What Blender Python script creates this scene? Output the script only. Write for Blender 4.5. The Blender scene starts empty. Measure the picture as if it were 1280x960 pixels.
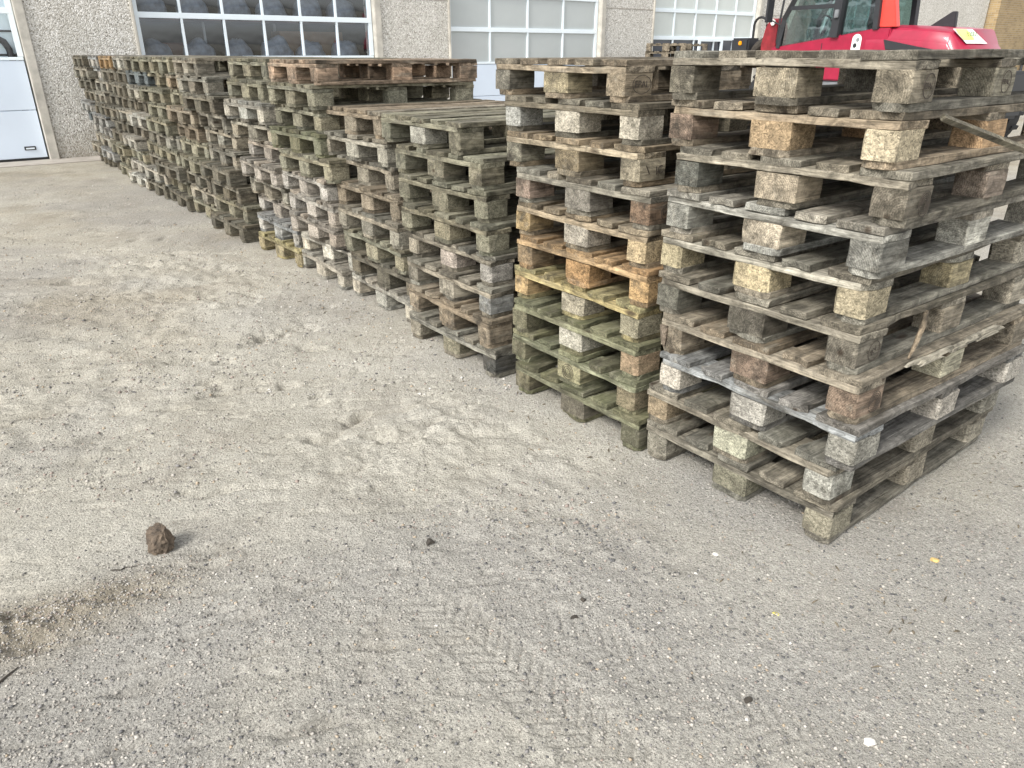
import bpy, bmesh, math, random
import numpy as np
from mathutils import Vector, Matrix

R = math.radians
scene = bpy.context.scene
COL = scene.collection

# ------------------------------------------------------------------ camera
cam_d = bpy.data.cameras.new('camera')
cam_d.sensor_width = 36.0
cam_d.lens = 36.0 * 924.0 / 1280.0
cam_d.clip_start = 0.05
cam_d.clip_end = 500.0
cam = bpy.data.objects.new('camera', cam_d)
COL.objects.link(cam)
cam.location = (0, 0, 1.49)
cam.rotation_euler = (R(90 - 24.2), 0, 0)
scene.camera = cam

# ------------------------------------------------------------------ sky, sun, exposure
SUN_EL = R(42)
TO_SUN = Vector((-0.68 * math.cos(SUN_EL), -0.733 * math.cos(SUN_EL), math.sin(SUN_EL)))
world = bpy.data.worlds.new('World')
scene.world = world
world.use_nodes = True
wn = world.node_tree.nodes
wl = world.node_tree.links
wn.clear()
w_out = wn.new('ShaderNodeOutputWorld')
w_bg = wn.new('ShaderNodeBackground')
w_sky = wn.new('ShaderNodeTexSky')
w_sky.sky_type = 'NISHITA'
w_sky.sun_disc = False
w_sky.sun_elevation = SUN_EL
w_sky.sun_rotation = math.atan2(TO_SUN.x, TO_SUN.y)
w_sky.air_density = 1.0
w_sky.dust_density = 1.5
w_sky.ozone_density = 1.0
w_hs = wn.new('ShaderNodeHueSaturation')       # thin cloud takes most of the blue out
w_hs.inputs['Saturation'].default_value = 0.16
w_hs.inputs['Value'].default_value = 1.0
wl.new(w_sky.outputs[0], w_hs.inputs['Color'])
wl.new(w_hs.outputs[0], w_bg.inputs['Color'])
w_bg.inputs['Strength'].default_value = 0.15
wl.new(w_bg.outputs[0], w_out.inputs['Surface'])

sun_d = bpy.data.lights.new('sun', 'SUN')
sun_d.energy = 1.8
sun_d.angle = R(16)
sun_d.color = (1.0, 0.97, 0.925)
sun = bpy.data.objects.new('sun', sun_d)
COL.objects.link(sun)
sun.rotation_euler = (-TO_SUN).to_track_quat('-Z', 'Y').to_euler()
sun.location = (-8, -6, 12)

scene.view_settings.view_transform = 'Standard'
scene.view_settings.look = 'None'
scene.view_settings.gamma = 1.0
scene.view_settings.use_curve_mapping = False
scene.view_settings.exposure = 1.2
scene.cycles.max_bounces = 6
scene.cycles.transparent_max_bounces = 8

# ------------------------------------------------------------------ helpers
def tag(o, label=None, category=None, group=None, kind=None):
    if label: o['label'] = label
    if category: o['category'] = category
    if group: o['group'] = group
    if kind: o['kind'] = kind
    return o

def empty(name, loc=(0, 0, 0), rz=0.0, parent=None):
    o = bpy.data.objects.new(name, None)
    COL.objects.link(o)
    o.location = loc
    o.rotation_euler = (0, 0, rz)
    o.empty_display_size = 0.1
    if parent: o.parent = parent
    return o

def link(name, me, parent=None, loc=(0, 0, 0), rot=(0, 0, 0), color=None):
    o = bpy.data.objects.new(name, me)
    COL.objects.link(o)
    o.location = loc
    o.rotation_euler = rot
    if color: o.color = color
    if parent: o.parent = parent
    return o

class MB:
    """collects shapes, then links them as one mesh object"""
    def __init__(s):
        s.v = []; s.f = []; s.m = []
    def add(s, vs, fs, mi=0):
        b = len(s.v)
        s.v += [tuple(v) for v in vs]
        s.f += [tuple(i + b for i in f) for f in fs]
        s.m += [mi] * len(fs)
        return s
    def box(s, x0, x1, y0, y1, z0, z1, mi=0):
        vs = [(x, y, z) for z in (z0, z1) for y in (y0, y1) for x in (x0, x1)]
        fs = [(0, 2, 3, 1), (4, 5, 7, 6), (0, 1, 5, 4), (2, 6, 7, 3), (0, 4, 6, 2), (1, 3, 7, 5)]
        return s.add(vs, fs, mi)
    def prism(s, prof, y0, y1, mi=0, inset0=0.0, inset1=0.0):
        """profile of (x, z) points, extruded along y; insets shrink an end about its centre"""
        n = len(prof)
        cx = sum(p[0] for p in prof) / n; cz = sum(p[1] for p in prof) / n
        def ring(y, k):
            return [(cx + (p[0] - cx) * (1 - k), y, cz + (p[1] - cz) * (1 - k)) for p in prof]
        vs = ring(y0, inset0) + ring(y1, inset1)
        fs = [tuple(range(n)), tuple(range(2 * n - 1, n - 1, -1))]
        fs += [(i, n + i, n + (i + 1) % n, (i + 1) % n) for i in range(n)]
        return s.add(vs, fs, mi)
    def tube(s, pts, r, n=8, mi=0):
        pts = [Vector(p) for p in pts]
        vs = []; fs = []
        for i, p in enumerate(pts):
            a = pts[max(i - 1, 0)]; b = pts[min(i + 1, len(pts) - 1)]
            t = (b - a).normalized()
            u = t.orthogonal().normalized() if abs(t.z) > 0.99 else t.cross(Vector((0, 0, 1))).normalized()
            w = t.cross(u)
            rr = r[i] if isinstance(r, (list, tuple)) else r
            vs += [tuple(p + (u * math.cos(q) + w * math.sin(q)) * rr) for q in [2 * math.pi * k / n for k in range(n)]]
        for i in range(len(pts) - 1):
            fs += [(i * n + k, i * n + (k + 1) % n, (i + 1) * n + (k + 1) % n, (i + 1) * n + k) for k in range(n)]
        fs += [tuple(range(n - 1, -1, -1)), tuple(range((len(pts) - 1) * n, len(pts) * n))]
        return s.add(vs, fs, mi)
    def lathe_y(s, prof, cx, cz, n=28, mi=0):
        """profile of (radius, y) turned about the y axis through (cx, cz)"""
        vs = []; fs = []; m = len(prof)
        for k in range(n):
            a = 2 * math.pi * k / n
            vs += [(cx + r * math.cos(a), y, cz + r * math.sin(a)) for r, y in prof]
        for k in range(n):
            for j in range(m - 1):
                fs.append((k * m + j, k * m + j + 1, ((k + 1) % n) * m + j + 1, ((k + 1) % n) * m + j))
        return s.add(vs, fs, mi)
    def mesh(s, name, mats, smooth=False, bevel=0.0, segs=2):
        me = bpy.data.meshes.new(name)
        me.from_pydata(s.v, [], s.f)
        bm = bmesh.new(); bm.from_mesh(me)
        bmesh.ops.recalc_face_normals(bm, faces=bm.faces)
        if bevel > 0:
            bmesh.ops.bevel(bm, geom=[e for e in bm.edges if len(e.link_faces) == 2 and e.calc_face_angle(0) > 0.35],
                            offset=bevel, segments=segs, affect='EDGES', clamp_overlap=True)
        bm.to_mesh(me); bm.free()
        if not isinstance(mats, (list, tuple)): mats = [mats]
        for m in mats: me.materials.append(m)
        if bevel == 0 and len(mats) > 1:
            me.polygons.foreach_set('material_index', s.m)
        if smooth:
            me.polygons.foreach_set('use_smooth', [True] * len(me.polygons))
            me.set_sharp_from_angle(angle=R(35))
        me.update()
        return me
    def build(s, name, mats, parent=None, loc=(0, 0, 0), rot=(0, 0, 0), smooth=False, bevel=0.0, segs=2):
        return link(name, s.mesh(name, mats, smooth, bevel, segs), parent, loc, rot)

# ------------------------------------------------------------------ material helpers
class NT:
    def __init__(s, name):
        s.mat = bpy.data.materials.new(name)
        s.mat.use_nodes = True
        s.n = s.mat.node_tree.nodes; s.l = s.mat.node_tree.links
        s.n.clear()
        s.out = s.n.new('ShaderNodeOutputMaterial')
        s.b = s.n.new('ShaderNodeBsdfPrincipled')
        s.l.new(s.b.outputs[0], s.out.inputs['Surface'])
    def new(s, t, **kw):
        nd = s.n.new(t)
        for k, v in kw.items(): setattr(nd, k, v)
        return nd
    def put(s, sock, val):
        if hasattr(val, 'is_output'): s.l.new(val, sock)
        elif isinstance(val, (tuple, list)) and len(val) == 3 and sock.type == 'RGBA': sock.default_value = (*val, 1)
        else: sock.default_value = val
    def math(s, op, a, b=0.0, clamp=False):
        nd = s.new('ShaderNodeMath', operation=op, use_clamp=clamp)
        s.put(nd.inputs[0], a); s.put(nd.inputs[1], b)
        return nd.outputs[0]
    def noise(s, vec, scale, detail=4.0, rough=0.55, dist=0.0):
        nd = s.new('ShaderNodeTexNoise')
        if vec is not None: s.l.new(vec, nd.inputs['Vector'])
        nd.inputs['Scale'].default_value = scale
        nd.inputs['Detail'].default_value = detail
        nd.inputs['Roughness'].default_value = rough
        nd.inputs['Distortion'].default_value = dist
        return nd.outputs['Fac']
    def voronoi(s, vec, scale, feature='F1', out='Color', rnd=1.0):
        nd = s.new('ShaderNodeTexVoronoi', feature=feature)
        if vec is not None: s.l.new(vec, nd.inputs['Vector'])
        nd.inputs['Scale'].default_value = scale
        nd.inputs['Randomness'].default_value = rnd
        return nd.outputs[out]
    def ramp(s, fac, stops, interp='LINEAR'):
        nd = s.new('ShaderNodeValToRGB')
        cr = nd.color_ramp; cr.interpolation = interp
        while len(cr.elements) < len(stops): cr.elements.new(0.5)
        for e, (p, c) in zip(cr.elements, stops):
            e.position = p
            e.color = (c, c, c, 1) if isinstance(c, (int, float)) else (*c, 1)
        s.l.new(fac, nd.inputs[0])
        return nd.outputs[0]
    def mix(s, fac, a, b, blend='MIX'):
        nd = s.new('ShaderNodeMix', data_type='RGBA', blend_type=blend)
        s.put(nd.inputs[0], fac); s.put(nd.inputs[6], a); s.put(nd.inputs[7], b)
        return nd.outputs[2]
    def mapping(s, vec, scale=(1, 1, 1), loc=None):
        nd = s.new('ShaderNodeMapping')
        s.l.new(vec, nd.inputs['Vector'])
        nd.inputs['Scale'].default_value = scale
        if loc is not None: s.put(nd.inputs['Location'], loc)
        return nd.outputs[0]
    def bump(s, h, strength, dist):
        nd = s.new('ShaderNodeBump')
        nd.inputs['Strength'].default_value = strength
        nd.inputs['Distance'].default_value = dist
        s.l.new(h, nd.inputs['Height'])
        s.l.new(nd.outputs[0], s.b.inputs['Normal'])
    def rand_coord(s):
        """object coordinates, shifted by the object's own random number"""
        tc = s.new('ShaderNodeTexCoord'); oi = s.new('ShaderNodeObjectInfo')
        k = s.math('MULTIPLY', oi.outputs['Random'], 91.7)
        cb = s.new('ShaderNodeCombineXYZ')
        for i in range(3): s.l.new(k, cb.inputs[i])
        va = s.new('ShaderNodeVectorMath', operation='ADD')
        s.l.new(tc.outputs['Object'], va.inputs[0]); s.l.new(cb.outputs[0], va.inputs[1])
        return va.outputs[0], tc, oi

def plain(name, col, rough=0.6, metal=0.0, var=0.12, vscale=6.0, coat=0.0, bump=0.0):
    t = NT(name)
    tc = t.new('ShaderNodeTexCoord')
    f = t.noise(tc.outputs['Object'], vscale, 6.0, 0.6)
    lo = tuple(c * (1 - var) for c in col); hi = tuple(min(1, c * (1 + var)) for c in col)
    t.put(t.b.inputs['Base Color'], t.ramp(f, [(0.3, lo), (0.7, hi)]))
    t.put(t.b.inputs['Roughness'], t.math('ADD', t.math('MULTIPLY', f, 0.15), rough - 0.075))
    t.b.inputs['Metallic'].default_value = metal
    t.b.inputs['Coat Weight'].default_value = coat
    if bump: t.bump(t.noise(tc.outputs['Object'], vscale * 12, 4.0), 0.5, bump)
    return t.mat

def mat_board(name='weathered_board'):
    t = NT(name)
    vec, tc, oi = t.rand_coord()
    grain = t.noise(t.mapping(vec, (2.2, 46, 46)), 1.0, 7.0, 0.65, 0.35)
    fine = t.noise(t.mapping(vec, (14, 260, 260)), 1.0, 4.0, 0.7)
    blot = t.noise(t.mapping(vec, (3.5, 9, 9)), 1.0, 6.0, 0.65, 0.4)
    spot = t.noise(vec, 60.0, 5.0, 0.7)
    col = t.mix(1.0, oi.outputs['Color'], t.ramp(grain, [(0.28, 0.42), (0.47, 0.95), (0.72, 1.38)]), 'MULTIPLY')
    col = t.mix(0.7, col, t.ramp(fine, [(0.3, 0.55), (0.6, 1.15)]), 'MULTIPLY')
    mid = t.noise(t.mapping(vec, (5.0, 120, 120), (2.7, 6.1, 1.3)), 1.0, 5.0, 0.7, 0.5)
    col = t.mix(0.9, col, t.ramp(mid, [(0.30, 0.45), (0.46, 0.95), (0.60, 1.12), (0.75, 1.45)]), 'MULTIPLY')
    kn = t.voronoi(t.mapping(vec, (3.2, 9.5, 9.5), (4.0, 0.3, 8.8)), 1.0, 'F1', 'Distance')
    col = t.mix(t.ramp(kn, [(0.05, 0.85), (0.09, 0.55), (0.13, 0.0)]), col, (0.050, 0.032, 0.020))
    # grime patches and dry bleached streaks
    col = t.mix(t.ramp(blot, [(0.47, 0.0), (0.66, 0.78)]), col, (0.055, 0.047, 0.036))
    bleach = t.ramp(t.noise(t.mapping(vec, (5, 22, 22), (3.3, 1.7, 5.1)), 1.0, 6.0, 0.7), [(0.55, 0.0), (0.75, 0.55)])
    col = t.mix(bleach, col, (0.340, 0.310, 0.245))
    col = t.mix(t.ramp(spot, [(0.60, 0.0), (0.70, 0.6)]), col, (0.05, 0.044, 0.035))
    grime = t.noise(t.mapping(vec, (14, 14, 20), (5.5, 3.1, 8.7)), 1.0, 8.0, 0.72, 0.8)
    col = t.mix(1.0, col, t.ramp(grime, [(0.30, 1.30), (0.44, 1.08), (0.58, 0.62), (0.70, 0.36)]), 'MULTIPLY')
    # sawn ends: ring pattern, darker pores
    sep = t.new('ShaderNodeSeparateXYZ'); t.l.new(tc.outputs['Normal'], sep.inputs[0])
    endf = t.math('GREATER_THAN', t.math('ABSOLUTE', sep.outputs[0]), 0.75)
    wv = t.new('ShaderNodeTexWave', wave_type='RINGS', rings_direction='X')
    rr = oi.outputs['Random']
    pith = t.new('ShaderNodeCombineXYZ')
    t.l.new(t.math('MULTIPLY', t.math('SUBTRACT', t.math('FRACT', t.math('MULTIPLY', rr, 7.13)), 0.5), 0.16), pith.inputs[1])
    t.l.new(t.math('MULTIPLY', t.math('SUBTRACT', t.math('FRACT', t.math('MULTIPLY', rr, 13.7)), 0.2), 0.09), pith.inputs[2])
    t.l.new(t.mapping(tc.outputs['Object'], (1, 1, 1), pith.outputs[0]), wv.inputs['Vector'])
    wv.inputs['Scale'].default_value = 48; wv.inputs['Distortion'].default_value = 3.5
    wv.inputs['Detail'].default_value = 4; wv.inputs['Detail Scale'].default_value = 4
    pores = t.noise(vec, 170.0, 5.0, 0.75)
    endc = t.mix(0.55, col, t.ramp(wv.outputs['Fac'], [(0.05, 0.62), (0.8, 1.15)]), 'MULTIPLY')
    endc = t.mix(0.9, endc, t.ramp(pores, [(0.32, 0.5), (0.62, 1.2)]), 'MULTIPLY')
    col = t.mix(endf, col, endc)
    # drying cracks along the grain
    crack = t.ramp(t.noise(t.mapping(vec, (3.0, 75, 75), (9.1, 2.2, 4.4)), 1.0, 3.0, 0.5, 0.6), [(0.485, 0.0), (0.5, 1.0), (0.515, 0.0)])
    crack = t.math('MULTIPLY', crack, t.ramp(t.noise(t.mapping(vec, (6, 14, 14), (1.1, 7.2, 3.4)), 1.0, 3.0), [(0.5, 0.0), (0.62, 0.85)]))
    col = t.mix(crack, col, (0.022, 0.018, 0.014))
    # algae on the upper faces, as much as the object's alpha says
    g = t.new('ShaderNodeNewGeometry')
    sg = t.new('ShaderNodeSeparateXYZ'); t.l.new(g.outputs['Normal'], sg.inputs[0])
    up = t.math('ADD', t.math('MULTIPLY', sg.outputs[2], 0.45), 0.55, True)
    ms = t.math('MULTIPLY', t.ramp(t.noise(vec, 9.0, 6.0, 0.7), [(0.36, 0.1), (0.62, 1.0)]), up)
    ms = t.math('MULTIPLY', ms, t.math('SUBTRACT', 1.0, oi.outputs['Alpha'], True), True)
    col = t.mix(ms, col, (0.105, 0.115, 0.045))
    t.put(t.b.inputs['Base Color'], col)
    t.b.inputs['Roughness'].default_value = 0.88
    t.b.inputs['Specular IOR Level'].default_value = 0.25
    h = t.math('ADD', grain, t.math('ADD', t.math('MULTIPLY', fine, 0.3), t.math('MULTIPLY', mid, 0.8)))
    t.bump(h, 0.9, 0.006)
    return t.mat

def mat_chip():
    t = NT('pressed_chipboard')
    vec, tc, oi = t.rand_coord()
    ve = t.new('ShaderNodeVectorMath', operation='ADD')
    t.l.new(vec, ve.inputs[0])
    nz = t.new('ShaderNodeTexNoise'); t.l.new(vec, nz.inputs['Vector'])
    nz.inputs['Scale'].default_value = 90
    sc = t.new('ShaderNodeVectorMath', operation='SCALE'); t.l.new(nz.outputs['Color'], sc.inputs[0]); sc.inputs['Scale'].default_value = 0.012
    t.l.new(sc.outputs[0], ve.inputs[1])
    c1 = t.voronoi(t.mapping(ve.outputs[0], (120, 170, 230)), 1.0)
    c2 = t.voronoi(t.mapping(ve.outputs[0], (300, 240, 330)), 1.0)
    g1 = t.ramp(c1, [(0.08, 0.45), (0.4, 0.86), (0.95, 1.3)])
    g2 = t.ramp(c2, [(0.1, 0.6), (0.9, 1.25)])
    col = t.mix(1.0, oi.outputs['Color'], g1, 'MULTIPLY')
    col = t.mix(0.8, col, g2, 'MULTIPLY')
    blot = t.noise(vec, 13.0, 6.0, 0.65)
    col = t.mix(t.ramp(blot, [(0.5, 0.0), (0.68, 0.6)]), col, (0.06, 0.052, 0.04))
    grime = t.noise(t.mapping(vec, (16, 16, 22), (5.5, 3.1, 8.7)), 1.0, 8.0, 0.72, 0.8)
    col = t.mix(1.0, col, t.ramp(grime, [(0.30, 1.2), (0.46, 1.0), (0.62, 0.62), (0.75, 0.4)]), 'MULTIPLY')
    ms = t.math('MULTIPLY', t.ramp(t.noise(vec, 8.0, 6.0, 0.7), [(0.38, 0.1), (0.62, 0.9)]),
                t.math('SUBTRACT', 1.0, oi.outputs['Alpha'], True), True)
    col = t.mix(ms, col, (0.105, 0.11, 0.055))
    t.put(t.b.inputs['Base Color'], col)
    t.b.inputs['Roughness'].default_value = 0.92
    t.b.inputs['Specular IOR Level'].default_value = 0.2
    t.bump(c1, 0.6, 0.003)
    return t.mat

def mat_ground():
    t = NT('sandy_gravel')
    tc = t.new('ShaderNodeTexCoord'); v = tc.outputs['Object']
    at = t.new('ShaderNodeAttribute', attribute_name='coarse')
    big = t.noise(v, 0.55, 6.0, 0.6, 0.3)
    mid = t.noise(v, 3.2, 7.0, 0.62, 0.2)
    col = t.ramp(t.math('ADD', t.math('MULTIPLY', big, 0.5), t.math('MULTIPLY', mid, 0.5)),
                 [(0.33, (0.308, 0.288, 0.240)), (0.47, (0.366, 0.345, 0.293)), (0.62, (0.412, 0.391, 0.338))])
    # coarser, greyer stone chips where the sand is washed out
    col = t.mix(t.math('MULTIPLY', at.outputs['Fac'], 0.75), col, (0.292, 0.280, 0.256))
    # grains of sand and grit, several sizes
    g0 = t.voronoi(v, 420.0); g1 = t.voronoi(v, 190.0); g2 = t.voronoi(v, 85.0)
    col = t.mix(0.75, col, t.ramp(g0, [(0.05, 0.5), (0.35, 0.98), (0.9, 1.35)]), 'MULTIPLY')
    col = t.mix(0.8, col, t.ramp(g1, [(0.06, 0.35), (0.2, 0.92), (0.8, 1.1), (0.96, 1.5)]), 'MULTIPLY')
    stone = t.math('MULTIPLY', t.ramp(t.noise(v, 2.1, 5.0, 0.6), [(0.42, 0.15), (0.62, 1.0)]), 0.5)
    col = t.mix(stone, col, t.mix(1.0, col, t.ramp(g2, [(0.05, 0.3), (0.2, 0.85), (0.9, 1.4)]), 'MULTIPLY'))
    damp = t.ramp(t.noise(v, 1.3, 7.0, 0.68, 0.5), [(0.54, 0.0), (0.72, 0.55)])
    col = t.mix(damp, col, (0.235, 0.207, 0.168))
    at2 = t.new('ShaderNodeAttribute', attribute_name='earth')
    col = t.mix(at2.outputs['Fac'], col, t.mix(1.0, col, (0.76, 0.71, 0.63), 'MULTIPLY'))
    t.put(t.b.inputs['Base Color'], col)
    t.b.inputs['Roughness'].default_value = 0.95
    t.b.inputs['Specular IOR Level'].default_value = 0.15
    h = t.math('ADD', t.math('MULTIPLY', t.noise(v, 34.0, 9.0, 0.78), 1.0), t.math('MULTIPLY', t.noise(v, 260.0, 4.0, 0.7), 0.4))
    h = t.math('ADD', h, t.math('MULTIPLY', t.voronoi(v, 120.0, 'F1', 'Distance'), -0.35))
    t.bump(h, 0.9, 0.014)
    return t.mat

def mat_attr_stone():
    t = NT('pebble_stone')
    a = t.new('ShaderNodeAttribute', attribute_name='tone')
    tc = t.new('ShaderNodeTexCoord')
    f = t.noise(tc.outputs['Object'], 240.0, 4.0, 0.6)
    t.put(t.b.inputs['Base Color'], t.mix(0.6, a.outputs['Color'], t.ramp(f, [(0.3, 0.7), (0.7, 1.2)]), 'MULTIPLY'))
    t.b.inputs['Roughness'].default_value = 0.85
    return t.mat

def mat_pebbledash():
    t = NT('pebbledash_render')
    tc = t.new('ShaderNodeTexCoord'); v = tc.outputs['Object']
    c = t.voronoi(v, 58.0); c2 = t.voronoi(v, 105.0)
    dist = t.voronoi(v, 58.0, 'F1', 'Distance')
    col = t.ramp(c, [(0.05, (0.25, 0.235, 0.20)), (0.3, (0.48, 0.455, 0.405)), (0.6, (0.60, 0.58, 0.53)), (0.95, (0.84, 0.82, 0.78))])
    col = t.mix(0.5, col, t.ramp(c2, [(0.1, 0.6), (0.9, 1.3)]), 'MULTIPLY')
    st = t.noise(t.mapping(v, (1.5, 1.5, 0.35)), 1.0, 6.0, 0.6)
    col = t.mix(t.ramp(st, [(0.5, 0.0), (0.8, 0.4)]), col, (0.34, 0.32, 0.27))
    sz = t.new('ShaderNodeSeparateXYZ'); t.l.new(v, sz.inputs[0])
    splash = t.math('SUBTRACT', t.math('ADD', t.math('MULTIPLY', t.noise(v, 3.0, 6.0, 0.65), 0.9), 0.05), sz.outputs[2])
    col = t.mix(t.ramp(splash, [(0.0, 0.0), (0.45, 0.6)]), col, (0.24, 0.21, 0.155))
    rain = t.noise(t.mapping(v, (9.0, 9.0, 0.22)), 1.0, 5.0, 0.6)
    col = t.mix(t.ramp(rain, [(0.54, 0.0), (0.74, 0.22)]), col, (0.28, 0.26, 0.22))
    t.put(t.b.inputs['Base Color'], col)
    t.b.inputs['Roughness'].default_value = 0.9
    t.bump(t.math('SUBTRACT', 1.0, dist), 0.9, 0.012)
    return t.mat

def mat_brick():
    t = NT('yellow_brick')
    tc = t.new('ShaderNodeTexCoord')
    sp = t.new('ShaderNodeSeparateXYZ'); t.l.new(tc.outputs['Object'], sp.inputs[0])
    cb = t.new('ShaderNodeCombineXYZ')
    t.l.new(t.math('ADD', sp.outputs[0], sp.outputs[1]), cb.inputs[0]); t.l.new(sp.outputs[2], cb.inputs[1])
    br = t.new('ShaderNodeTexBrick')
    t.l.new(cb.outputs[0], br.inputs['Vector'])
    br.inputs['Color1'].default_value = (0.36, 0.26, 0.13, 1)
    br.inputs['Color2'].default_value = (0.27, 0.19, 0.095, 1)
    br.inputs['Mortar'].default_value = (0.34, 0.30, 0.23, 1)
    br.inputs['Scale'].default_value = 1.0
    br.inputs['Brick Width'].default_value = 0.24
    br.inputs['Row Height'].default_value = 0.072
    br.inputs['Mortar Size'].default_value = 0.006
    f = t.noise(tc.outputs['Object'], 1.2, 6.0, 0.6)
    t.put(t.b.inputs['Base Color'], t.mix(0.8, br.outputs['Color'], t.ramp(f, [(0.3, 0.7), (0.7, 1.15)]), 'MULTIPLY'))
    t.b.inputs['Roughness'].default_value = 0.9
    t.bump(t.math('SUBTRACT', 1.0, br.outputs['Fac']), 0.6, 0.006)
    return t.mat

def mat_glass(name, tint, trans, rough=0.03):
    """flat pane: part see-through, part mirror by angle"""
    t = NT(name)
    t.n.remove(t.b)
    tr = t.new('ShaderNodeBsdfTransparent'); tr.inputs[0].default_value = (*tint, 1)
    gl = t.new('ShaderNodeBsdfGlossy'); gl.inputs['Roughness'].default_value = rough
    gl.inputs['Color'].default_value = (0.9, 0.93, 0.95, 1)
    fr = t.new('ShaderNodeFresnel'); fr.inputs['IOR'].default_value = 1.5
    tc = t.new('ShaderNodeTexCoord')
    nb = t.new('ShaderNodeBump'); nb.inputs['Strength'].default_value = 0.15; nb.inputs['Distance'].default_value = 0.02
    t.l.new(t.noise(tc.outputs['Object'], 2.5, 2.0), nb.inputs['Height'])
    t.l.new(nb.outputs[0], gl.inputs['Normal'])
    f = t.math('ADD', t.math('MULTIPLY', fr.outputs[0], 1.0 - trans), 1.0 - trans - 0.0, True)
    f = t.math('MINIMUM', f, 0.95)
    mx = t.new('ShaderNodeMixShader')
    t.l.new(f, mx.inputs[0]); t.l.new(tr.outputs[0], mx.inputs[1]); t.l.new(gl.outputs[0], mx.inputs[2])
    t.l.new(mx.outputs[0], t.out.inputs['Surface'])
    return t.mat

M = dict(
    board=mat_board(), chip=mat_chip(), ground=mat_ground(), stone=mat_attr_stone(),
    dash=mat_pebbledash(), brick=mat_brick(),
    brand=plain('scorched_wood', (0.045, 0.035, 0.026), 0.9, vscale=60),
    white=plain('white_lacquer', (0.64, 0.72, 0.82), 0.35, var=0.04, vscale=1.2),
    frame=plain('white_aluminium', (0.76, 0.83, 0.87), 0.4, var=0.05, vscale=2.0),
    beige=plain('beige_concrete_trim', (0.47, 0.445, 0.39), 0.85, var=0.25, vscale=5.0, bump=0.004),
    concrete=plain('worn_concrete', (0.33, 0.30, 0.26), 0.9, var=0.2, vscale=4.0, bump=0.006),
    rubber=plain('black_rubber', (0.018, 0.018, 0.019), 0.75, vscale=20),
    blackpl=plain('black_plastic', (0.022, 0.023, 0.026), 0.5, vscale=8),
    dark=plain('dark_interior', (0.035, 0.036, 0.04), 0.9, vscale=1.5),
    skyrefl=plain('sky_reflection_white', (0.74, 0.87, 0.93), 0.8, var=0.03),  # tinted like the sky's reflection in the left door's glass
    refldome=plain('cloudy_reflection_tone', (0.14, 0.155, 0.18), 0.35, var=0.45, vscale=9.0, bump=0.02),  # toned like the arched reflections in the second door's panes
    carton=plain('brown_carton', (0.20, 0.12, 0.065), 0.85, var=0.2, vscale=3.0),
    redbox=plain('dull_red_steel', (0.10, 0.04, 0.03), 0.5, var=0.3, vscale=5.0),
    red=plain('red_machine_paint', (0.28, 0.008, 0.034), 0.42, var=0.16, vscale=5.0, coat=0.25),
    orange=plain('orange_red_paint', (0.62, 0.055, 0.04), 0.35, var=0.06, coat=0.3),
    darkred=plain('dusty_dark_red_paint', (0.22, 0.016, 0.022), 0.5, var=0.3, vscale=10.0),
    steel=plain('grey_steel', (0.32, 0.33, 0.34), 0.4, metal=0.7, var=0.2),
    rim=plain('pale_rim_paint', (0.45, 0.44, 0.42), 0.5),
    amber=plain('amber_lens', (0.75, 0.30, 0.01), 0.25),
    lamp=plain('clear_lens', (0.7, 0.7, 0.68), 0.15),
    yellow=plain('yellow_sticker', (0.80, 0.72, 0.22), 0.5, var=0.05),
    offwhite=plain('off_white_sticker', (0.72, 0.72, 0.68), 0.5, var=0.05),
    green=plain('sticker_green_ink', (0.10, 0.22, 0.06), 0.6),
    seat=plain('seat_fabric', (0.03, 0.03, 0.035), 0.9),
    frost=plain('frosted_grey_pane', (0.44, 0.47, 0.465), 0.18, var=0.06, vscale=0.8),
    frost2=plain('frosted_pale_pane', (0.55, 0.585, 0.56), 0.2, var=0.08, vscale=0.8),
    darkpane=plain('dark_glazed_pane', (0.055, 0.06, 0.075), 0.08, var=0.3, vscale=1.0),
    clod=plain('dried_earth', (0.125, 0.095, 0.068), 0.95, var=0.65, vscale=34.0, bump=0.03),
    chipdark=plain('dark_bark', (0.045, 0.038, 0.03), 0.9, var=0.4, vscale=30),
    pale=plain('pale_quartz', (0.66, 0.63, 0.57), 0.6, var=0.15, vscale=30),
    ochre=plain('ochre_stone', (0.50, 0.36, 0.14), 0.8, var=0.25, vscale=40),
    straw=plain('yellow_plastic_scrap', (0.72, 0.62, 0.14), 0.6, var=0.15, vscale=40),
    clear=mat_glass('clear_acrylic_pane', (0.80, 0.86, 0.92), 0.90),
    bright=mat_glass('clean_clear_pane', (1.0, 1.0, 1.0), 0.94),
    cabglass=mat_glass('green_tinted_cab_glass', (0.26, 0.40, 0.38), 0.80),
)

# ------------------------------------------------------------------ value noise for terrain
def _hash(ix, iy, seed):
    h = (ix * 374761393 + iy * 668265263 + seed * 1442695041) & 0xFFFFFFFF
    h = ((h ^ (h >> 13)) * 1274126177) & 0xFFFFFFFF
    return ((h ^ (h >> 16)) & 0xFFFF) / 65535.0

def vnoise(x, y, seed):
    ix = np.floor(x).astype(np.int64); iy = np.floor(y).astype(np.int64)
    fx = x - ix; fy = y - iy
    fx = fx * fx * (3 - 2 * fx); fy = fy * fy * (3 - 2 * fy)
    a = _hash(ix, iy, seed); b = _hash(ix + 1, iy, seed); c = _hash(ix, iy + 1, seed); e = _hash(ix + 1, iy + 1, seed)
    return (a + (b - a) * fx) * (1 - fy) + (c + (e - c) * fx) * fy - 0.5

def fbm(x, y, scale, seed, octs=3, gain=0.5):
    s = 0.0; a = 1.0
    for k in range(octs):
        s = s + a * vnoise(x * scale * 2 ** k + 17.3 * k, y * scale * 2 ** k - 9.1 * k, seed + k)
        a *= gain
    return s

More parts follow.
